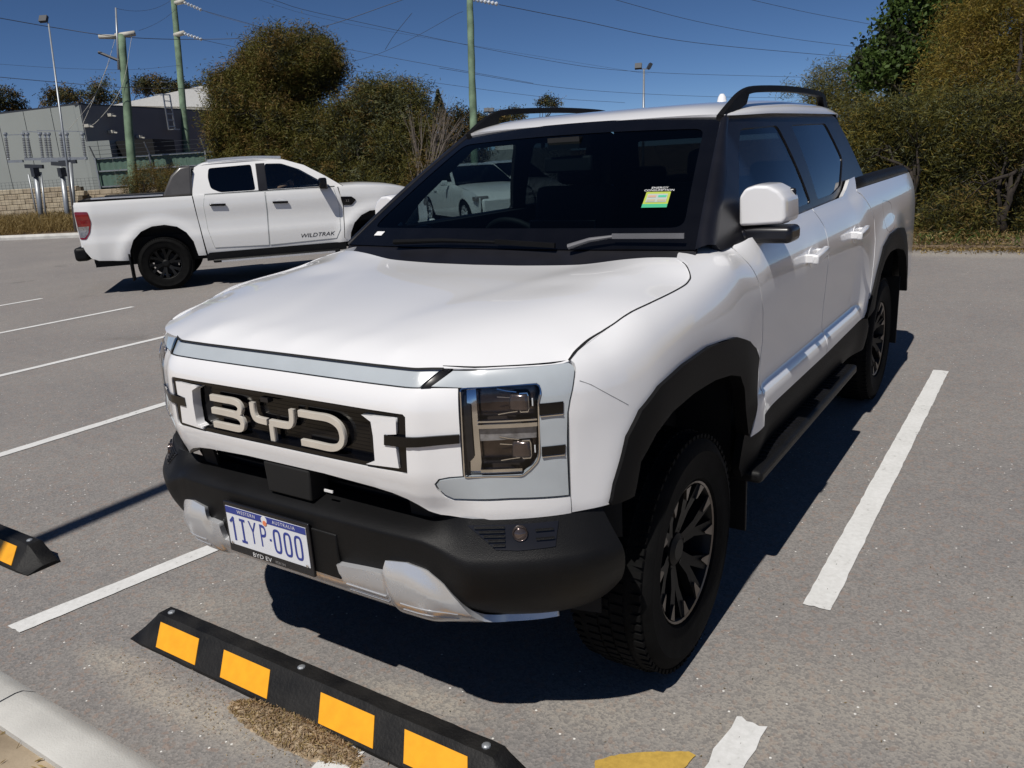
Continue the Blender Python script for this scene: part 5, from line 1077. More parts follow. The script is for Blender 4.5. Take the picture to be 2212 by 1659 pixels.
# roof
def rf(Q):
    a = np.sin((Q[:, 0]-.5)*math.pi); b = Q[:, 1]; y = 1.945+(3.70-1.945)*b; y = y-.055*(1-a*a)*(1-sstep(b, 0, .2)); W = XR(np.clip(y, 1.95, 3.9))+.014
    zc = pchip([0, .04, .12, .3, .55, .8, .93, 1], [1.806, 1.834, 1.858, 1.876, 1.888, 1.884, 1.868, 1.81])(b); ze = 1.794+.008*sstep(b, 0, .3)
    z = ze+(zc-ze)*(1-np.abs(a)**5.5)**.5
    return np.c_[a*W, y, z]-LO
rfo = grid('roof', rf, 41, 30, W_, near, th=.02)
mb = MB(); c = np.array([.17, 3.30, 1.885])-LO
V = []
mb.lathe([(.034, -.02), (.030, .015), (.022, .05), (.012, .066), (.0, .068)], c, (0, 0, 1), n=14); an = mb.build('antenna_fin', W_, near, smooth=True)
for s in (1, -1):
    pth = [(.645, 1.93, 1.80), (.652, 2.02, 1.845), (.655, 2.16, 1.898), (.660, 2.32, 1.922), (.668, 2.8, 1.936), (.670, 3.25, 1.934), (.668, 3.52, 1.918), (.662, 3.64, 1.86)]
    P = [np.array([s*x, y, z]) for x, y, z in pth]; P = [np.array(p) for p in smooth_path(P, 4)]
    V = []; F = []; n = len(P)
    for i, p_ in enumerate(P):
        f = i/(n-1); lowz = float(rf(np.array([[.5+.5*.87*s, (p_[1]-1.945)/(3.70-1.945)]]))[0][2]); leg = max(0, 1-min((p_[1]-1.9)/.42, (3.72-p_[1])/.36)); leg = min(1, leg*1.15)**.6
        zb = (p_[2]-.030)*(1-leg)+(lowz-.005)*leg if (p_[1] < 2.2 or p_[1] > 3.5) else p_[2]-.030
        zb = min(zb, p_[2]-.03)
        for dx, z in ((-.016, zb), (-.013, p_[2]-.004), (0, p_[2]), (.013, p_[2]-.004), (.018, zb)): V.append(np.array([p_[0]+dx, p_[1], z])-LO)
    for i in range(n-1):
        for k in range(4): F.append((i*5+k, i*5+k+1, (i+1)*5+k+1, (i+1)*5+k))
        F.append((i*5+4, i*5, (i+1)*5, (i+1)*5+4))
    F += [(0, 1, 2, 3, 4), tuple((n-1)*5+k for k in (4, 3, 2, 1, 0))]
    autosmooth(mk('roof_rail', V, F, M['flare'], near), 50)
# rear wall of the cab with its window
def rw(Q): f = (Q[:, 1]-1.36)/.44; return np.c_[Q[:, 0], 3.88-f*.2, Q[:, 1]]-LO
panel('cab_rear_wall', [(-.84, 1.30), (.84, 1.30), (.71, 1.80), (-.71, 1.80)], rw, M['pillar'], near, h=.1, th=.02, holes=[roundp([(-.60, 1.46), (.60, 1.46), (.56, 1.72), (-.56, 1.72)], .03)])
panel('rear_window', roundp([(-.60, 1.46), (.60, 1.46), (.56, 1.72), (-.56, 1.72)], .03), rw, M['tint'], near, h=.2, th=0)
# wipers
for a, b, c in (((-.50, 1.150), (.03, 1.142), (.30, 1.142)), ((.36, 1.135), (.52, 1.178), (.785, 1.200))):
    mb = MB(); zz = lambda x, y: 1.338+(y-1.15)*.55+.022
    pa = [np.array([x, y, zz(x, y)])-LO for x, y in (a, b, c)]
    mb.tube([pa[0], (pa[0]+pa[1])/2+[0, 0, .012], pa[1]+[0, 0, .01]], [.011, .009, .006], 8); mb.bar(pa[1]+[0, 0, .012], pa[2], .010, .018)
    mb.build('wiper', M['flare'] if a[0] < 0 else M['wblade'], near)
# energy sticker
def stk(V, dn=.004):
    V = np.asarray(V)*.86
    return wsf(np.c_[.765+V[:, 0]/.76, .315+V[:, 1]/.87], dn)
es = mk('energy_sticker', stk(np.array([(-.055, -.058), (.055, -.058), (.055, .052), (-.055, .052)]), .0035), [(0, 1, 2, 3)], mat('sticker_lime', (.42, .50, .07), .5), near)
mk('sticker_band', stk(np.array([(-.055, -.058), (.055, -.058), (.055, -.034), (-.055, -.034)]), .0045), [(0, 1, 2, 3)], mat('sticker_green', (.06, .42, .22), .5), es)
mk('sticker_field', stk(np.array([(-.045, -.022), (.045, -.022), (.045, .036), (-.045, .036)]), .0045), [(0, 1, 2, 3)], mat('sticker_grey', (.42, .48, .44), .5), es)
for x, y, cc in ((-.023, .018, (.55, .35, .25)), (.023, .018, (.08, .50, .30)), (-.023, -.010, (.45, .40, .28)), (.023, -.010, (.45, .40, .28))):
    mk('sticker_patch', stk(np.array([(x-.018, y-.007), (x+.018, y-.007), (x+.018, y+.007), (x-.018, y+.007)]), .0055), [(0, 1, 2, 3)], mat('sticker_patch', cc, .5), es)
text('lettering', 'ENERGY', .019, lambda V: stk(V+[0, .080], .004), M['lwhite'], es, sx=1.1); text('lettering', 'CONSUMPTION', .019, lambda V: stk(V+[0, .062], .004), M['lwhite'], es, sx=1.0)
mk('inspection_sticker', wsf(np.array([(-.86, .07), (-.80, .07), (-.80, .10), (-.86, .10)]), .004), [(0, 1, 2, 3)], M['lwhite'], near)
# door mirrors
for sg in (1, -1):
    pg = [(.850, 1.378), (.848, 1.49), (.868, 1.522), (.905, 1.533), (.955, 1.530), (.995, 1.507), (1.018, 1.476), (1.023, 1.402), (1.012, 1.384)]
    cx_, cz_ = .935, 1.455; V = []; F = []
    for y, k in ((1.568, .93), (1.60, .985), (1.66, 1.0), (1.735, .985)):
        for x, z in pg: V.append(np.array([sg*(cx_+(x-cx_)*k), y+.02*(x-.94)*4*0+abs(x-.85)*.18, cz_+(z-cz_)*k])-LO)
    n = len(pg)
    for i in range(3):
        for k in range(n):
            f = (i*n+k, i*n+(k+1) % n, (i+1)*n+(k+1) % n, (i+1)*n+k); F.append(f if sg > 0 else f[::-1])
    f = tuple(range(n)); F.append(f[::-1] if sg > 0 else f)
    mr = mk('door_mirror', V, F, W_, near); bevel(mr, .026, 5, 10)
    mb = MB(); mb.box(np.array([sg*.902, 1.655, 1.346])-LO, (.285, .14, .062)); mb.box(np.array([sg*.82, 1.66, 1.345])-LO, (.12, .18, .05)); bevel(mb.build('mirror_arm', M['pillar'], mr), .02, 3)
    mb = MB(); mb.box(np.array([sg*.935, 1.757, 1.448])-LO, (.140, .008, .105)); bevel(mb.build('mirror_glass', M['chrome'], mr), .003)
    mb = MB(); mb.box(np.array([sg*.935, 1.748, 1.448])-LO, (.158, .02, .120)); bevel(mb.build('mirror_back', M['pillar'], mr), .01)

# cabin
mb = MB(); V = []; F = []
prof = [(1.30, 1.02), (1.30, 1.285), (1.45, 1.300), (1.68, 1.290), (1.78, 1.245), (1.80, 1.10), (1.72, .95)]
for x in (-.80, .80):
    for y, z in prof: V.append(np.array([x, y, z])-LO)
n = len(prof)
for k in range(n): F.append((k, (k+1) % n, n+(k+1) % n, n+k))
autosmooth(mk('dashboard', V, F, M['interior'], near), 40)
mb = MB(); mb.box(np.array([0, 1.72, 1.30])-LO, (.34, .02, .19)); bevel(mb.build('dash_screen', M['gloss'], near), .005)
mb = MB(); c = np.array([-.38, 1.93, 1.225])-LO; ax = np.array([0, .86, .5]); ax /= np.linalg.norm(ax); a = np.array([1., 0, 0]); b = np.cross(ax, a)
mb.tube([c+(a*math.cos(w)+b*math.sin(w))*.185 for w in np.linspace(0, 2*math.pi, 33)], .016, 8); mb.bar(c-a*.18, c+a*.18, .03, .02); mb.tube([c, c-ax*.25], .035, 8); mb.lathe([(0, .02), (.06, .015), (.065, 0)], c, ax, n=14)
mb.build('steering_wheel', M['interior'], near, smooth=True)
for x, y in ((-.38, 2.42), (.38, 2.42), (-.40, 3.36), (.0, 3.38), (.40, 3.36)):
    mb = MB(); w = .48 if y < 3 else .38
    mb.box(np.array([x, y-.25, .98])-LO, (w, .52, .16)); mb.bar(np.array([x, y, .95])-LO, np.array([x, y+.14, 1.50 if y < 3 else 1.44])-LO, w, .13, up=(0, 1, 0)); mb.bar(np.array([x, y+.15, 1.51 if y < 3 else 1.44])-LO, np.array([x, y+.18, 1.66 if y < 3 else 1.56])-LO, .26, .10, up=(0, 1, 0))
    bevel(mb.build('seat', M['seat'], near), .04, 2)
mb = MB(); c = wsf(np.array([[0., .78]]), -.05)[0]; mb.box(c+[0, .04, -.04], (.24, .03, .07)); bevel(mb.build('rear_view_mirror', M['interior'], near), .01)

# wheels
def wheel(parent, sg, y, name='wheel', r=.398, rr=.238, xo=.972, w=.262, loc0=LO, rimm='rim', nsp=6, ph=.2):
    ax = np.array([sg*1., 0, 0]); c = np.array([0, y, r])-loc0
    X = lambda d: xo-d
    mb = MB()
    prof = [(rr, X(.030)), (rr+.010, X(.012)), (rr+.05, X(.0)), (r-.062, X(.0)), (r-.058, X(-.003)), (r-.035, X(.004)), (r-.014, X(.020)), (r-.004, X(.045)), (r, X(.075)), (r, X(w-.075)), (r-.004, X(w-.045)), (r-.02, X(w-.015)), (rr+.05, X(w)), (rr, X(w-.03))]
    mb.lathe(prof, c, ax, n=72)
    for k in range(72):
        a = 2*math.pi*k/72; d = np.array([0, math.cos(a), math.sin(a)]); t = np.array([0, -math.sin(a), math.cos(a)])
        for j, (x0, ww, tl) in enumerate(((X(.034), .040, .020), (X(.085), .040, .024), (X(.13), .036, .022), (X(.175), .040, .024), (X(w-.034), .040, .020))):
            dd = d if j % 2 == 0 else d*math.cos(.03)+t*math.sin(.03)
            rad = r-.001 if 0 < j < 4 else r-.010
            mb.box(c+ax*x0+dd*rad, (ww, tl, .013), (ax, t, dd))
    ty = mb.build(name, M['rubber'], parent); autosmooth(ty, 40)
    mb = MB(); mb.lathe([(rr+.004, X(.026)), (rr-.001, X(.020)), (rr-.008, X(.026)), (rr-.014, X(.06)), (rr-.03, X(w-.05))], c, ax, n=48); mb.lathe([(0, X(.13)), (.17, X(.13)), (.17, X(.15))], c, ax, n=32); b_ = mb.build('rim', M[rimm], ty); autosmooth(b_, 40)
    mb = MB(); mc = MB()
    for k in range(nsp):
        a = ph+2*math.pi*k/nsp
        def pt(r_, da, x): return c+ax*x+np.array([0, math.cos(a+da), math.sin(a+da)])*r_
        # one broad forked spoke: flat hub arm that splits into two toes
        for s in (-1, 1):
            V = [pt(.045, -s*.10, X(.070)), pt(.045, s*.42, X(.070)), pt(rr*.55, s*.25, X(.050)), pt(rr*.55, s*.0, X(.050)), pt(rr-.010, s*.36, X(.028)), pt(rr-.010, s*.13, X(.028))]
            V += [v-ax*.035 for v in V]
            mb.add(V, [(0, 1, 2, 3), (3, 2, 4, 5), (6, 9, 8, 7), (9, 11, 10, 8), (1, 7, 8, 2), (2, 8, 10, 4), (0, 3, 9, 6), (3, 5, 11, 9), (4, 10, 11, 5)])
            W3_ = [pt(rr-.011, s*.37, X(.0215)), pt(rr-.011, s*.20, X(.0215)), pt(rr-.062, s*.235, X(.030)), pt(rr-.055, s*.285, X(.029))]
            W3_ += [v-ax*.008 for v in W3_]; mc.add(W3_, [(0, 1, 2, 3), (0, 4, 5, 1), (1, 5, 6, 2), (2, 6, 7, 3), (3, 7, 4, 0)])
    mb.lathe([(0, X(.052)), (.035, X(.052)), (.055, X(.062)), (.06, X(.10))], c, ax, n=24)
    for k in range(6):
        a = 2*math.pi*k/6; mb.lathe([(0, .012), (.009, .012), (.009, 0)], c+ax*X(.075)+np.array([0, math.cos(a), math.sin(a)])*.072, ax, n=6)
    mb.build('spokes', M[rimm], ty)
    mc.lathe([(rr-.001, X(.019)), (rr-.008, X(.0225))], c, ax, n=48)
    mc.build('machined_face', M['machined'] if rimm == 'rim' else M[rimm], ty)
    return ty
for sg in (1, -1):
    wheel(near, sg, .82); wheel(near, sg, 4.085, ph=.6)
# ------------------------------------------------------------------ the white pickup being driven past
HX = np.array([.6561, .7547]); NX = np.array([.7547, -.6561]); hw = .925
oc = np.array([-9.30, 5.83])-NX*hw
far_ = thing('pickup_truck', 'white pickup with black wheels and dark cargo bar being driven past on the left', 'pickup truck', (oc[0], oc[1], 0), math.atan2(-HX[0], HX[1]))
SX = pchip([.40, .55, .75, .88, 1.0, 1.18, 1.30, 1.37, 1.42], [.885, .915, .925, .910, .905, .915, .905, .885, .86])
def sx2(y, z):
    b = SX(z)-.10*sstep(y, 3.3, 4.1)*1.2-.04*(1-sstep(y, -1.15, -.85))
    for yc in (.0, 3.22):
        d = np.hypot(y-yc, z-.40); b = b+.028*np.exp(-((d-.58)/.10)**2)
    return b
def s2(sg, dn=0.): return lambda Q: np.c_[sg*(sx2(Q[:, 0], Q[:, 1])+dn), Q[:, 0], Q[:, 1]]
def up2(sg, dn=0.): return lambda Q: np.c_[sg*(.875-(Q[:, 1]-1.35)*.36-((Q[:, 1]-1.35)**2)*.12-.0*Q[:, 0]+dn), Q[:, 0], Q[:, 1]+dn*.4]
CW = M['cream']
ar = [(-.47, .48), (-.455, .62), (-.38, .78), (-.26, .89), (-.10, .955), (.08, .965), (.25, .925), (.37, .83), (.45, .69), (.485, .47)]
af = [(2.765, .47), (2.79, .63), (2.86, .78), (2.98, .89), (3.12, .95), (3.28, .955), (3.44, .91), (3.56, .82), (3.65, .68), (3.69, .52)]
for sg in (1, -1):
    fl = sg < 0; h_ = .05
    panel('bed_side', [(-1.10, 1.365), (-1.115, 1.25), (-1.12, 1.0), (-1.10, .80), (-1.06, .66), (-1.00, .56), (-.90, .515)]+ar+[(.60, .47), (.575, .75), (.545, 1.05), (.52, 1.355)], s2(sg), CW, far_, h=h_, th=.02, flip=fl)
    cp_ = panel('cab_side', [(.535, 1.36), (.56, 1.0), (.59, .75), (.625, .46), (1.6, .47), (2.76, .50), (2.68, .56), (2.715, 1.05), (2.66, 1.345), (1.6, 1.352)], s2(sg, -.005), CW, far_, h=h_, th=.02, flip=fl)
    for dr in ([(.70, 1.352), (.665, 1.2), (.675, .85), (.735, .57), (1.53, .545), (1.562, 1.05), (1.568, 1.348)], [(1.582, 1.348), (1.576, 1.05), (1.545, .545), (2.56, .565), (2.635, .70), (2.655, 1.05), (2.60, 1.335)]):
        dd = panel('door', dr, s2(sg, .001), CW, far_, h=h_, th=.02, flip=fl)
        mb = MB(); dl = dr+[dr[0]]; ribbon(mb, dens(dr, .06).tolist()+[dr[0]], .005, .0004, lambda P, h: s2(sg, .0013+h)(P)); mb.build('door_gap', M['panelc'], dd)
        hc = (.87 if dr[0][0] < 1 else 1.78, 1.205 if dr[0][0] < 1 else 1.178)
        cup = [(hc[0]+.06*math.cos(a), hc[1]-.012+.052*math.sin(a)) for a in np.linspace(0, 6.283, 17)[:-1]]; panel('handle_cup', cup, s2(sg, .004), CW, dd, h=.05, th=.003, flip=fl)
        mb = MB(); p0, p1 = s2(sg, .022)(np.array([(hc[0]-.115, hc[1]), (hc[0]+.115, hc[1]-.01)])); mb.bar(p0, p1, .025, .034); bevel(mb.build('handle', M['gloss'], dd), .008)
    panel('fender', [(2.675, 1.352), (2.728, 1.05), (2.69, .56), (2.74, .50)]+af+[(4.0, .55), (4.06, .80), (4.04, 1.05), (3.92, 1.19), (3.70, 1.262), (3.30, 1.320), (2.95, 1.355)], s2(sg), CW, far_, h=h_, th=.02, flip=fl)
    vt = panel('fender_vent', roundp([(2.69, 1.195), (2.86, 1.185), (2.925, 1.13), (2.85, 1.055), (2.715, 1.06)], .015), s2(sg, .012), M['gloss'], far_, h=.06, th=.012, flip=fl)
    text('lettering', '3.2', .045, lambda V: s2(sg, .014)(np.c_[sg*V[:, 0]+2.79, V[:, 1]+1.125]), M['lens'], vt)
    text('lettering', 'WILDTRAK', .085, lambda V: s2(sg, .004)(np.c_[sg*V[:, 0]+2.27, V[:, 1]+.640]), M['pillar'], far_, sx=1.22, shear=.3)
    # upper cab
    rwn = roundp([(.80, 1.735), (1.42, 1.755), (1.44, 1.375), (.93, 1.375), (.80, 1.44), (.775, 1.60)], .04); fwn = roundp([(1.62, 1.755), (1.86, 1.745), (2.12, 1.645), (2.38, 1.475), (2.53, 1.365), (1.60, 1.372)], .035)
    fr2 = panel('cab_frame', [(.53, 1.345), (.55, 1.60), (.60, 1.76), (.72, 1.815), (1.5, 1.825), (1.9, 1.80), (2.2, 1.70), (2.5, 1.52), (2.74, 1.355), (2.6, 1.335)], up2(sg), CW, far_, h=.06, th=.02, holes=[rwn, fwn], flip=fl)
    panel('side_window', rwn, up2(sg, -.004), M['tint'], fr2, h=.2, th=0, flip=fl); panel('side_window', fwn, up2(sg, -.004), M['sglass'] if sg > 0 else M['tint'], fr2, h=.2, th=0, flip=fl)
    mb = MB(); ribbon(mb, [(1.55, z_) for z_ in np.linspace(1.362, 1.762, 9)], .135, .003, lambda P, h: up2(sg, .001+h)(P)); mb.build('door_pillar', M['pillar'], fr2)
    mb = MB(); ribbon(mb, [(.70, 1.358), (1.5, 1.36), (2.62, 1.352)], .012, .006, lambda P, h: up2(sg, .003+h)(P)); mb.build('belt_trim', M['gloss'], fr2)
    mb = MB(); ribbon(mb, smooth_path([(.80, 1.842), (1.1, 1.858), (1.5, 1.858), (1.87, 1.835)], 5), .035, .03, lambda P, h: np.c_[np.full(len(P), sg*(.66+h)), P[:, 0], P[:, 1]]); mb.build('roof_rail', M['silver'], far_)
    mb = MB(); mb.box((sg*1.0, 2.44, 1.415), (.21, .12, .165)); mb.box((sg*.90, 2.48, 1.35), (.16, .08, .05)); bevel(mb.build('door_mirror', M['gloss'], far_), .03, 3)
    # step, sill, arch lining, mud flap, lamps
    mb = MB(); mb.box((sg*.86, 1.65, .44), (.12, 2.1, .12)); mb.build('sill', M['blackpl'], far_)
    mb = MB(); mb.box((sg*.94, 1.64, .375), (.14, 1.90, .05)); st = bevel(mb.build('side_step', M['blackpl'], far_), .02, 2); mb = MB(); mb.box((sg*1.005, 1.66, .365), (.024, 1.70, .028)); mb.build('step_trim', M['silver'], st)
    mb = MB(); mb.box((sg*.86, -.475, .38), (.20, .02, .40)); mb.build('mud_flap', M['blackpl'], far_)
    tl = panel('tail_lamp', roundp([(-1.112, 1.235), (-.93, 1.225), (-.91, 1.08), (-.95, .93), (-1.02, .835), (-1.10, .84)], .02), s2(sg, .008), M['red'], far_, h=.05, th=.02, flip=fl)
    panel('lamp_clear_part', [(-1.112, 1.02), (-.945, 1.02), (-.975, .92), (-1.035, .86), (-1.095, .865)], s2(sg, .011), M['lens'], tl, h=.05, th=.004, flip=fl)
    mb = MB(); mb.tube([(sg*.84, y, z) for y, z in ((-.98, 1.375), (-.9, 1.39), (.16, 1.375), (.50, 1.37))], .028, 8); br = mb.build('bed_rail', M['blackpl'], far_, smooth=True)
    mb = MB(); mb.bar((sg*.86, -.86, 1.405), (sg*.86, .12, 1.392), .035, .022); mb.build('rail_trim', M['silver'], br)
mb = MB(); mb.box((0, -.30, 1.375), (1.62, 1.50, .03)); mb.build('tray_cover', M['blackpl'], far_)
mb = MB(); mb.box((0, -1.10, 1.02), (1.62, .06, .66)); bevel(mb.build('tailgate', CW, far_), .03, 2)
mb = MB(); mb.box((0, -1.13, .62), (1.74, .20, .20)); mb.box((0, -1.00, .46), (.8, .16, .14)); bevel(mb.build('rear_bumper', M['blackpl'], far_), .05, 3)
mb = MB(); mb.box((0, -.93, .42), (.08, .22, .10)); mb.build('tow_bar', M['dark'], far_)
# cargo bar behind the cab
for sg in (1, -1):
    V = [(sg*x, y, z) for x, y, z in ((.885, .10, 1.36), (.885, .53, 1.36), (.80, .56, 1.79), (.80, .40, 1.775), (.83, .27, 1.66), (.66, .16, 1.38), (.66, .52, 1.38), (.66, .54, 1.78), (.66, .38, 1.77), (.66, .25, 1.66))]
    F = [(0, 1, 2, 3, 4), (9, 8, 7, 6, 5), (0, 4, 9, 5), (4, 3, 8, 9), (3, 2, 7, 8), (2, 1, 6, 7), (1, 0, 5, 6)]; bevel(mk('cargo_bar', V, F, mat('dark_grey_bar', (.09, .085, .08), .3, coat=.5, var=.1), far_), .03, 3)
mb = MB(); mb.box((0, .46, 1.76), (1.5, .14, .05)); bevel(mb.build('cargo_bar_bridge', M['blackpl'], far_), .02)
# sweeps: bonnet, screen, roof
def sweep(name, prof, half, crown_, m, par, n=15, th=.015):
    ys, zs = np.array(prof).T; hy = pchip([p_[0] for p_ in half], [p_[1] for p_ in half]); zf = pchip(ys, zs) if len(ys) > 2 else (lambda y: np.interp(y, ys, zs))
    def f(Q): a = np.sin((Q[:, 0]-.5)*math.pi); y = ys[0]+(ys[-1]-ys[0])*Q[:, 1]; return np.c_[a*hy(y), y, zf(y)-crown_*np.abs(a)**4]
    return grid(name, f, n, 16, m, par, th=th)
sweep('bonnet', [(2.74, 1.375), (3.0, 1.375), (3.4, 1.345), (3.8, 1.26), (3.98, 1.17), (4.06, 1.05)], [(2.7, .80), (3.3, .80), (3.9, .72), (4.06, .68)], .05, CW, far_)
sweep('windscreen', [(2.0, 1.775), (2.35, 1.59), (2.78, 1.355)], [(2.0, .66), (2.78, .76)], .02, M['glass'], far_)
sweep('roof', [(.54, 1.70), (.60, 1.79), (.8, 1.845), (1.4, 1.86), (1.8, 1.835), (2.06, 1.755)], [(.54, .70), (1.0, .70), (2.06, .68)], .045, CW, far_)
mb = MB(); mb.box((0, .56, 1.52), (1.40, .02, .40)); mb.build('cab_rear_wall', M['gloss'], far_)
mb = MB(); mb.box((0, 4.02, .80), (1.55, .10, .62)); mb.box((0, 4.12, .60), (1.60, .14, .28)); bevel(mb.build('front_bumper', CW, far_), .05, 3); mb = MB(); mb.box((0, 4.10, .92), (.90, .08, .26)); mb.build('grille', M['gloss'], far_)
for sg in (1, -1): mb = MB(); mb.box((sg*.62, 4.02, 1.02), (.34, .14, .18)); bevel(mb.build('headlight', M['lens'], far_), .03, 2)
mb = MB(); mb.box((0, 1.5, .60), (1.40, 5.0, .40)); mb.box((0, 3.2, .95), (1.62, 1.2, .30)); mb.box((0, 1.6, .85), (1.72, 2.2, .5)); mb.box((0, .1, .85), (1.30, 1.6, .5)); mb.box((0, -.2, 1.12), (1.72, 1.6, .4)); mb.build('underbody', M['dark'], far_)
M['brim'] = M['rim']
for sg in (1, -1):
    for y in (0, 3.22): wheel(far_, sg, y, r=.392, rr=.232, xo=.925, w=.25, loc0=np.zeros(3), rimm='brim', ph=.3)
mb = MB()
for x in (-.37, .37): mb.box((x, 1.55, .95), (.48, .5, .15)); mb.bar((x, 1.32, .95), (x, 1.15, 1.50), .46, .13, up=(0, 1, 0)); mb.bar((x, 1.14, 1.52), (x, 1.10, 1.68), .26, .1, up=(0, 1, 0))
sm2 = mb.build('front_seat', M['seat'], far_)
mb = MB(); mb.box((0, 2.45, 1.18), (1.44, .5, .26)); bevel(mb.build('dashboard', M['interior'], far_), .04)
mb = MB(); c = np.array([.40, 2.05, 1.33]); ax = np.array([0, -.86, .5]); a = np.array([1., 0, 0]); b = np.cross(ax, a); mb.tube([c+(a*math.cos(w)+b*math.sin(w))*.18 for w in np.linspace(0, 6.2832, 25)], .015, 6); mb.bar(c-a*.17, c+a*.17, .03, .02); mb.build('steering_wheel', M['interior'], far_, smooth=True)

# the driver: one continuous body, hands on the wheel
def w2(p_): return np.array([oc[0]+NX[0]*p_[0]+HX[0]*p_[1], oc[1]+NX[1]*p_[0]+HX[1]*p_[1], p_[2]])
dv = thing('person', 'driver in a dark shirt and striped vest, hands on the passing pickup\'s steering wheel', 'person', tuple(w2((.40, 1.47, 1.06))), math.atan2(-HX[0], HX[1]))
SK = mat('skin', (.42, .24, .16), .6, var=.06)
def skinfig(name, V, E, R, m, parent, root=0, lv=2):
    me = bpy.data.meshes.new(name); me.from_pydata([tuple(v) for v in V], E, []); me.materials.append(m); o = bpy.data.objects.new(name, me); COL.objects.link(o); o.parent = parent
    s = o.modifiers.new('skin', 'SKIN'); s.use_smooth_shade = True
    sv = me.skin_vertices[0].data if me.skin_vertices else None
    if sv is None:
        me.attributes
    for i, r in enumerate(R): me.skin_vertices[0].data[i].radius = (r, r) if np.isscalar(r) else r
    me.skin_vertices[0].data[root].use_root = True
    u = o.modifiers.new('sub', 'SUBSURF'); u.levels = lv; u.render_levels = lv; return o
SV = [(0, 0, 0), (0, -.06, .20), (0, -.10, .38), (0, -.09, .50), (0, -.07, .56), (0, -.05, .66), (0, -.03, .72), (.16, -.08, .44), (-.16, -.08, .44), (.22, .10, .24), (-.22, .10, .24), (.15, .36, .33), (-.14, .36, .34), (.145, .46, .36), (-.13, .46, .37), (.10, .12, 0), (-.10, .12, 0), (.12, .46, .02), (-.12, .46, .02), (.12, .62, -.35), (-.12, .62, -.35)]
SE = [(0, 1), (1, 2), (2, 3), (3, 4), (4, 5), (5, 6), (2, 7), (2, 8), (7, 9), (8, 10), (9, 11), (10, 12), (11, 13), (12, 14), (0, 15), (0, 16), (15, 17), (16, 18), (17, 19), (18, 20)]
SR = [(.15, .12), (.15, .11), (.15, .11), .065, .055, (.085, .10), (.06, .075), .065, .065, .046, .046, .033, .033, .030, .030, .085, .085, .065, .065, .05, .05]
def try_fig():
    me = bpy.data.meshes.new('body'); me.from_pydata(SV, SE, []); o = bpy.data.objects.new('body', me); COL.objects.link(o); o.parent = dv; me.materials.append(SK)
    sk_m = o.modifiers.new('skin', 'SKIN'); sk_m.use_smooth_shade = True
    if not me.skin_vertices:
        bpy.context.view_layer.objects.active = o; bpy.ops.mesh.customdata_skin_add()
    for i, r in enumerate(SR): me.skin_vertices[0].data[i].radius = (r, r) if np.isscalar(r) else r
    me.skin_vertices[0].data[0].use_root = True
    u = o.modifiers.new('sub', 'SUBSURF'); u.levels = 2; u.render_levels = 2
try_fig()
# shirt and vest (follow the torso), hair, fingers round the rim
SH = mat('navy_shirt', (.02, .025, .05), .8, var=.2); VT = mat('lime_stripe', (.55, .75, .25), .5, var=.05)
mb = MB(); mb.lathe([(.0, -.02), (.19, -.02), (.185, .2), (.19, .38), (.13, .47), (.07, .52)], (0, -.06, 0), (0, 0, 1), n=20)
for s in (1, -1): mb.tube([(s*.15, -.09, .43), (s*.20, .0, .33), (s*.225, .11, .235), (s*.19, .24, .285)], [.082, .074, .064, .052], 12)
mb.build('shirt', SH, dv, smooth=True)
mb = MB()
for s in (1, -1): mb.tube([(s*.09, -.09, .51), (s*.10, .09, .40), (s*.11, .135, .2), (s*.12, .13, .05)], .018, 6)
mb.tube([(.2*math.cos(a), -.06+.2*math.sin(a), .16) for a in np.linspace(0, 6.283, 21)], .014, 6); mb.tube([(.225, .06, .27), (.29, .10, .22), (.225, .16, .20), (.16, .1, .26)], .016, 6); mb.build('vest_stripe', VT, dv)
mb = MB(); mb.lathe([(0, .15), (.05, .142), (.085, .105), (.102, .05), (.10, .0), (.085, -.05)], (0, -.065, .655), (0, -.25, .97), n=18); mb.build('hair', mat('dark_hair', (.02, .014, .01), .7, var=.3), dv, smooth=True)
mb = MB(); mb.lathe([(0, .03), (.012, .01), (.010, -.01), (0, -.02)], (0, .058, .655), (0, 1, -.2), n=8)
for s in (1, -1): mb.lathe([(0, .012), (.02, .006), (.022, -.004)], (s*.088, -.045, .655), (s*1, 0, 0), n=8)
mb.build('nose_and_ears', SK, dv, smooth=True)
for s in (1, -1):
    mb = MB(); mb.lathe([(0, .008), (.009, .005), (.011, 0)], (s*.032, .047, .675), (0, 1, 0), n=8); mb.build('eye', M['dark'], dv)
for s, hx in ((1, .145), (-1, -.13)):
    hc = np.array([hx, .475, .365]); mb = MB()
    for k in range(4):
        b0 = hc+[-.02*s+.0, 0, .028-k*.019]; mb.tube([b0, b0+[s*.010, .045-.003*k, .012], b0+[s*.020, .068, -.004], b0+[s*.012, .070, -.026]], [.011, .010, .009, .007], 6)
    mb.tube([hc+[0, -.02, .03], hc+[-s*.02, .01, .055], hc+[-s*.012, .045, .06]], [.012, .010, .008], 6); mb.build('fingers', SK, dv, smooth=True)

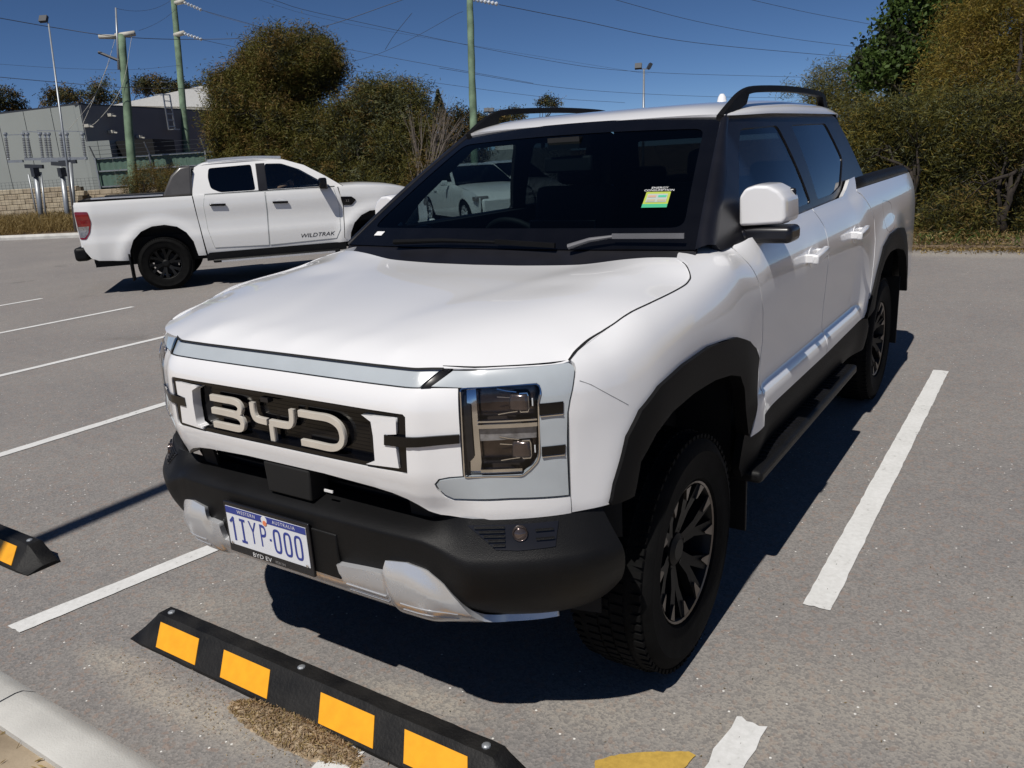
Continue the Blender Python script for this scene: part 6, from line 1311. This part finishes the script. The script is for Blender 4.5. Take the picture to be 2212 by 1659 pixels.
# ------------------------------------------------------------------ parked cars seen through the cab
def small_car(label, pos, rz, paint, L_=4.4, w_=.88, H=1.50):
    t = thing('parked_car', label, 'car', pos, rz, 'parked cars behind the near pickup')
    y0, y1 = -.95, L_-.95; wb = 2.65
    X2 = pchip([.2, .4, .6, .85, .98, 1.05], [w_-.06, w_-.01, w_, w_-.01, w_-.05, w_-.09])
    def fs(sg, dn=0): return lambda Q: np.c_[sg*(X2(Q[:, 1])-.14*sstep(Q[:, 0], y1-.8, y1)-.10*(1-sstep(Q[:, 0], y0, y0+.6))+dn), Q[:, 0], Q[:, 1]]
    def fu(sg, dn=0): return lambda Q: np.c_[sg*(w_-.08-(Q[:, 1]-1.0)*.42+dn), Q[:, 0], Q[:, 1]]
    arc = lambda c: [(c+.37*math.cos(a), .33+.37*math.sin(a)) for a in np.linspace(math.pi*1.0, 0, 11)]
    for sg in (1, -1):
        fl = sg < 0
        panel('body_side', [(y0, .95), (y0+.02, .5), (y0+.1, .28)]+[(-.40, .25)]+arc(0)+[(.40, .22), (wb-.40, .22)]+arc(wb)+[(wb+.40, .25), (y1-.1, .28), (y1, .5), (y1-.04, .72), (y1-.35, .86), (wb-.35, .98), (wb-.75, 1.03), (0, 1.02)], fs(sg), paint, t, h=.12, th=.02, flip=fl)
        up = panel('cab_frame', [(y0+.25, .98), (-.35, 1.30), (.15, 1.44), (.8, 1.48), (1.2, 1.44), (1.95, 1.02)], fu(sg), paint, t, h=.15, th=.02, flip=fl, holes=[roundp([(-.35, 1.06), (-.12, 1.30), (.30, 1.39), (.72, 1.41), (.72, 1.06)], .03), roundp([(.80, 1.06), (.80, 1.41), (1.14, 1.39), (1.68, 1.08)], .03)])
        panel('side_window', [(-.37, 1.05), (-.12, 1.31), (.30, 1.40), (.76, 1.42), (1.16, 1.40), (1.72, 1.06)], fu(sg, -.01), M['tint'], up, h=.3, th=0, flip=fl)
        mb = MB(); mb.box((sg*(w_+.08), 1.62, 1.06), (.18, .1, .13)); bevel(mb.build('door_mirror', paint, t), .03, 2)
        mb = MB(); p0, p1 = fs(sg, .02)(np.array([(.55, .86), (.75, .86)])); mb.bar(p0, p1, .02, .03); mb.build('handle', paint, t)
        mb = MB(); mb.box((sg*(w_-.22), y1-.18, .70), (.34, .25, .12)); bevel(mb.build('headlight', M['lens'], t), .03)
        for y in (0, wb): wheel(t, sg, y, r=.33, rr=.215, xo=w_-.01, w=.2, loc0=np.zeros(3), rimm='silver', nsp=5, ph=.4+y)
    sweep('bonnet', [(1.95, 1.02), (2.5, .97), (3.0, .88), (y1-.1, .74), (y1-.03, .60)], [(1.95, w_-.09), (3.0, w_-.13), (y1-.03, w_-.2)], .04, paint, t)
    sweep('windscreen', [(1.2, 1.45), (1.6, 1.25), (2.0, 1.01)], [(1.2, w_-.28), (2.0, w_-.10)], .02, M['tint'], t)
    sweep('roof', [(y0+.25, 1.0), (-.35, 1.31), (.1, 1.45), (.7, H), (1.22, 1.45)], [(y0+.25, w_-.1), (0, w_-.26), (1.22, w_-.27)], .03, paint, t)
    mb = MB(); mb.box((0, y1-.05, .48), (2*w_-.4, .12, .42)); mb.box((0, y0+.06, .60), (2*w_-.3, .12, .66)); bevel(mb.build('bumper', paint, t), .05, 2)
    mb = MB(); mb.box((0, 1.3, .45), (1.4, 4.0, .4)); mb.box((0, .7, .75), (1.5, 2.4, .4)); mb.build('underbody', M['dark'], t)
    return t
def face(px, dep, k): g = gnd(px, dep); return g
cw = mat('parked_white_paint', (.72, .74, .73), .3, coat=.8, var=.02)
# headings: bonnet towards the right of the picture
rd = math.atan2(-R_[0], R_[1])
g = at(1082, 600, 20.5); hd = rd-1.15; dirv = np.array([-math.sin(hd), math.cos(hd)]); small_car('white hatchback parked side on, nearest behind the cab glass', (g[0]-dirv[0]*2.65-.0, g[1]-dirv[1]*2.65, 0), hd, cw)
g = at(1150, 600, 22.6); small_car('white hatchback parked beyond the nearest hatchback', (g[0]-dirv[0]*2.3, g[1]-dirv[1]*2.3, 0), hd, cw)
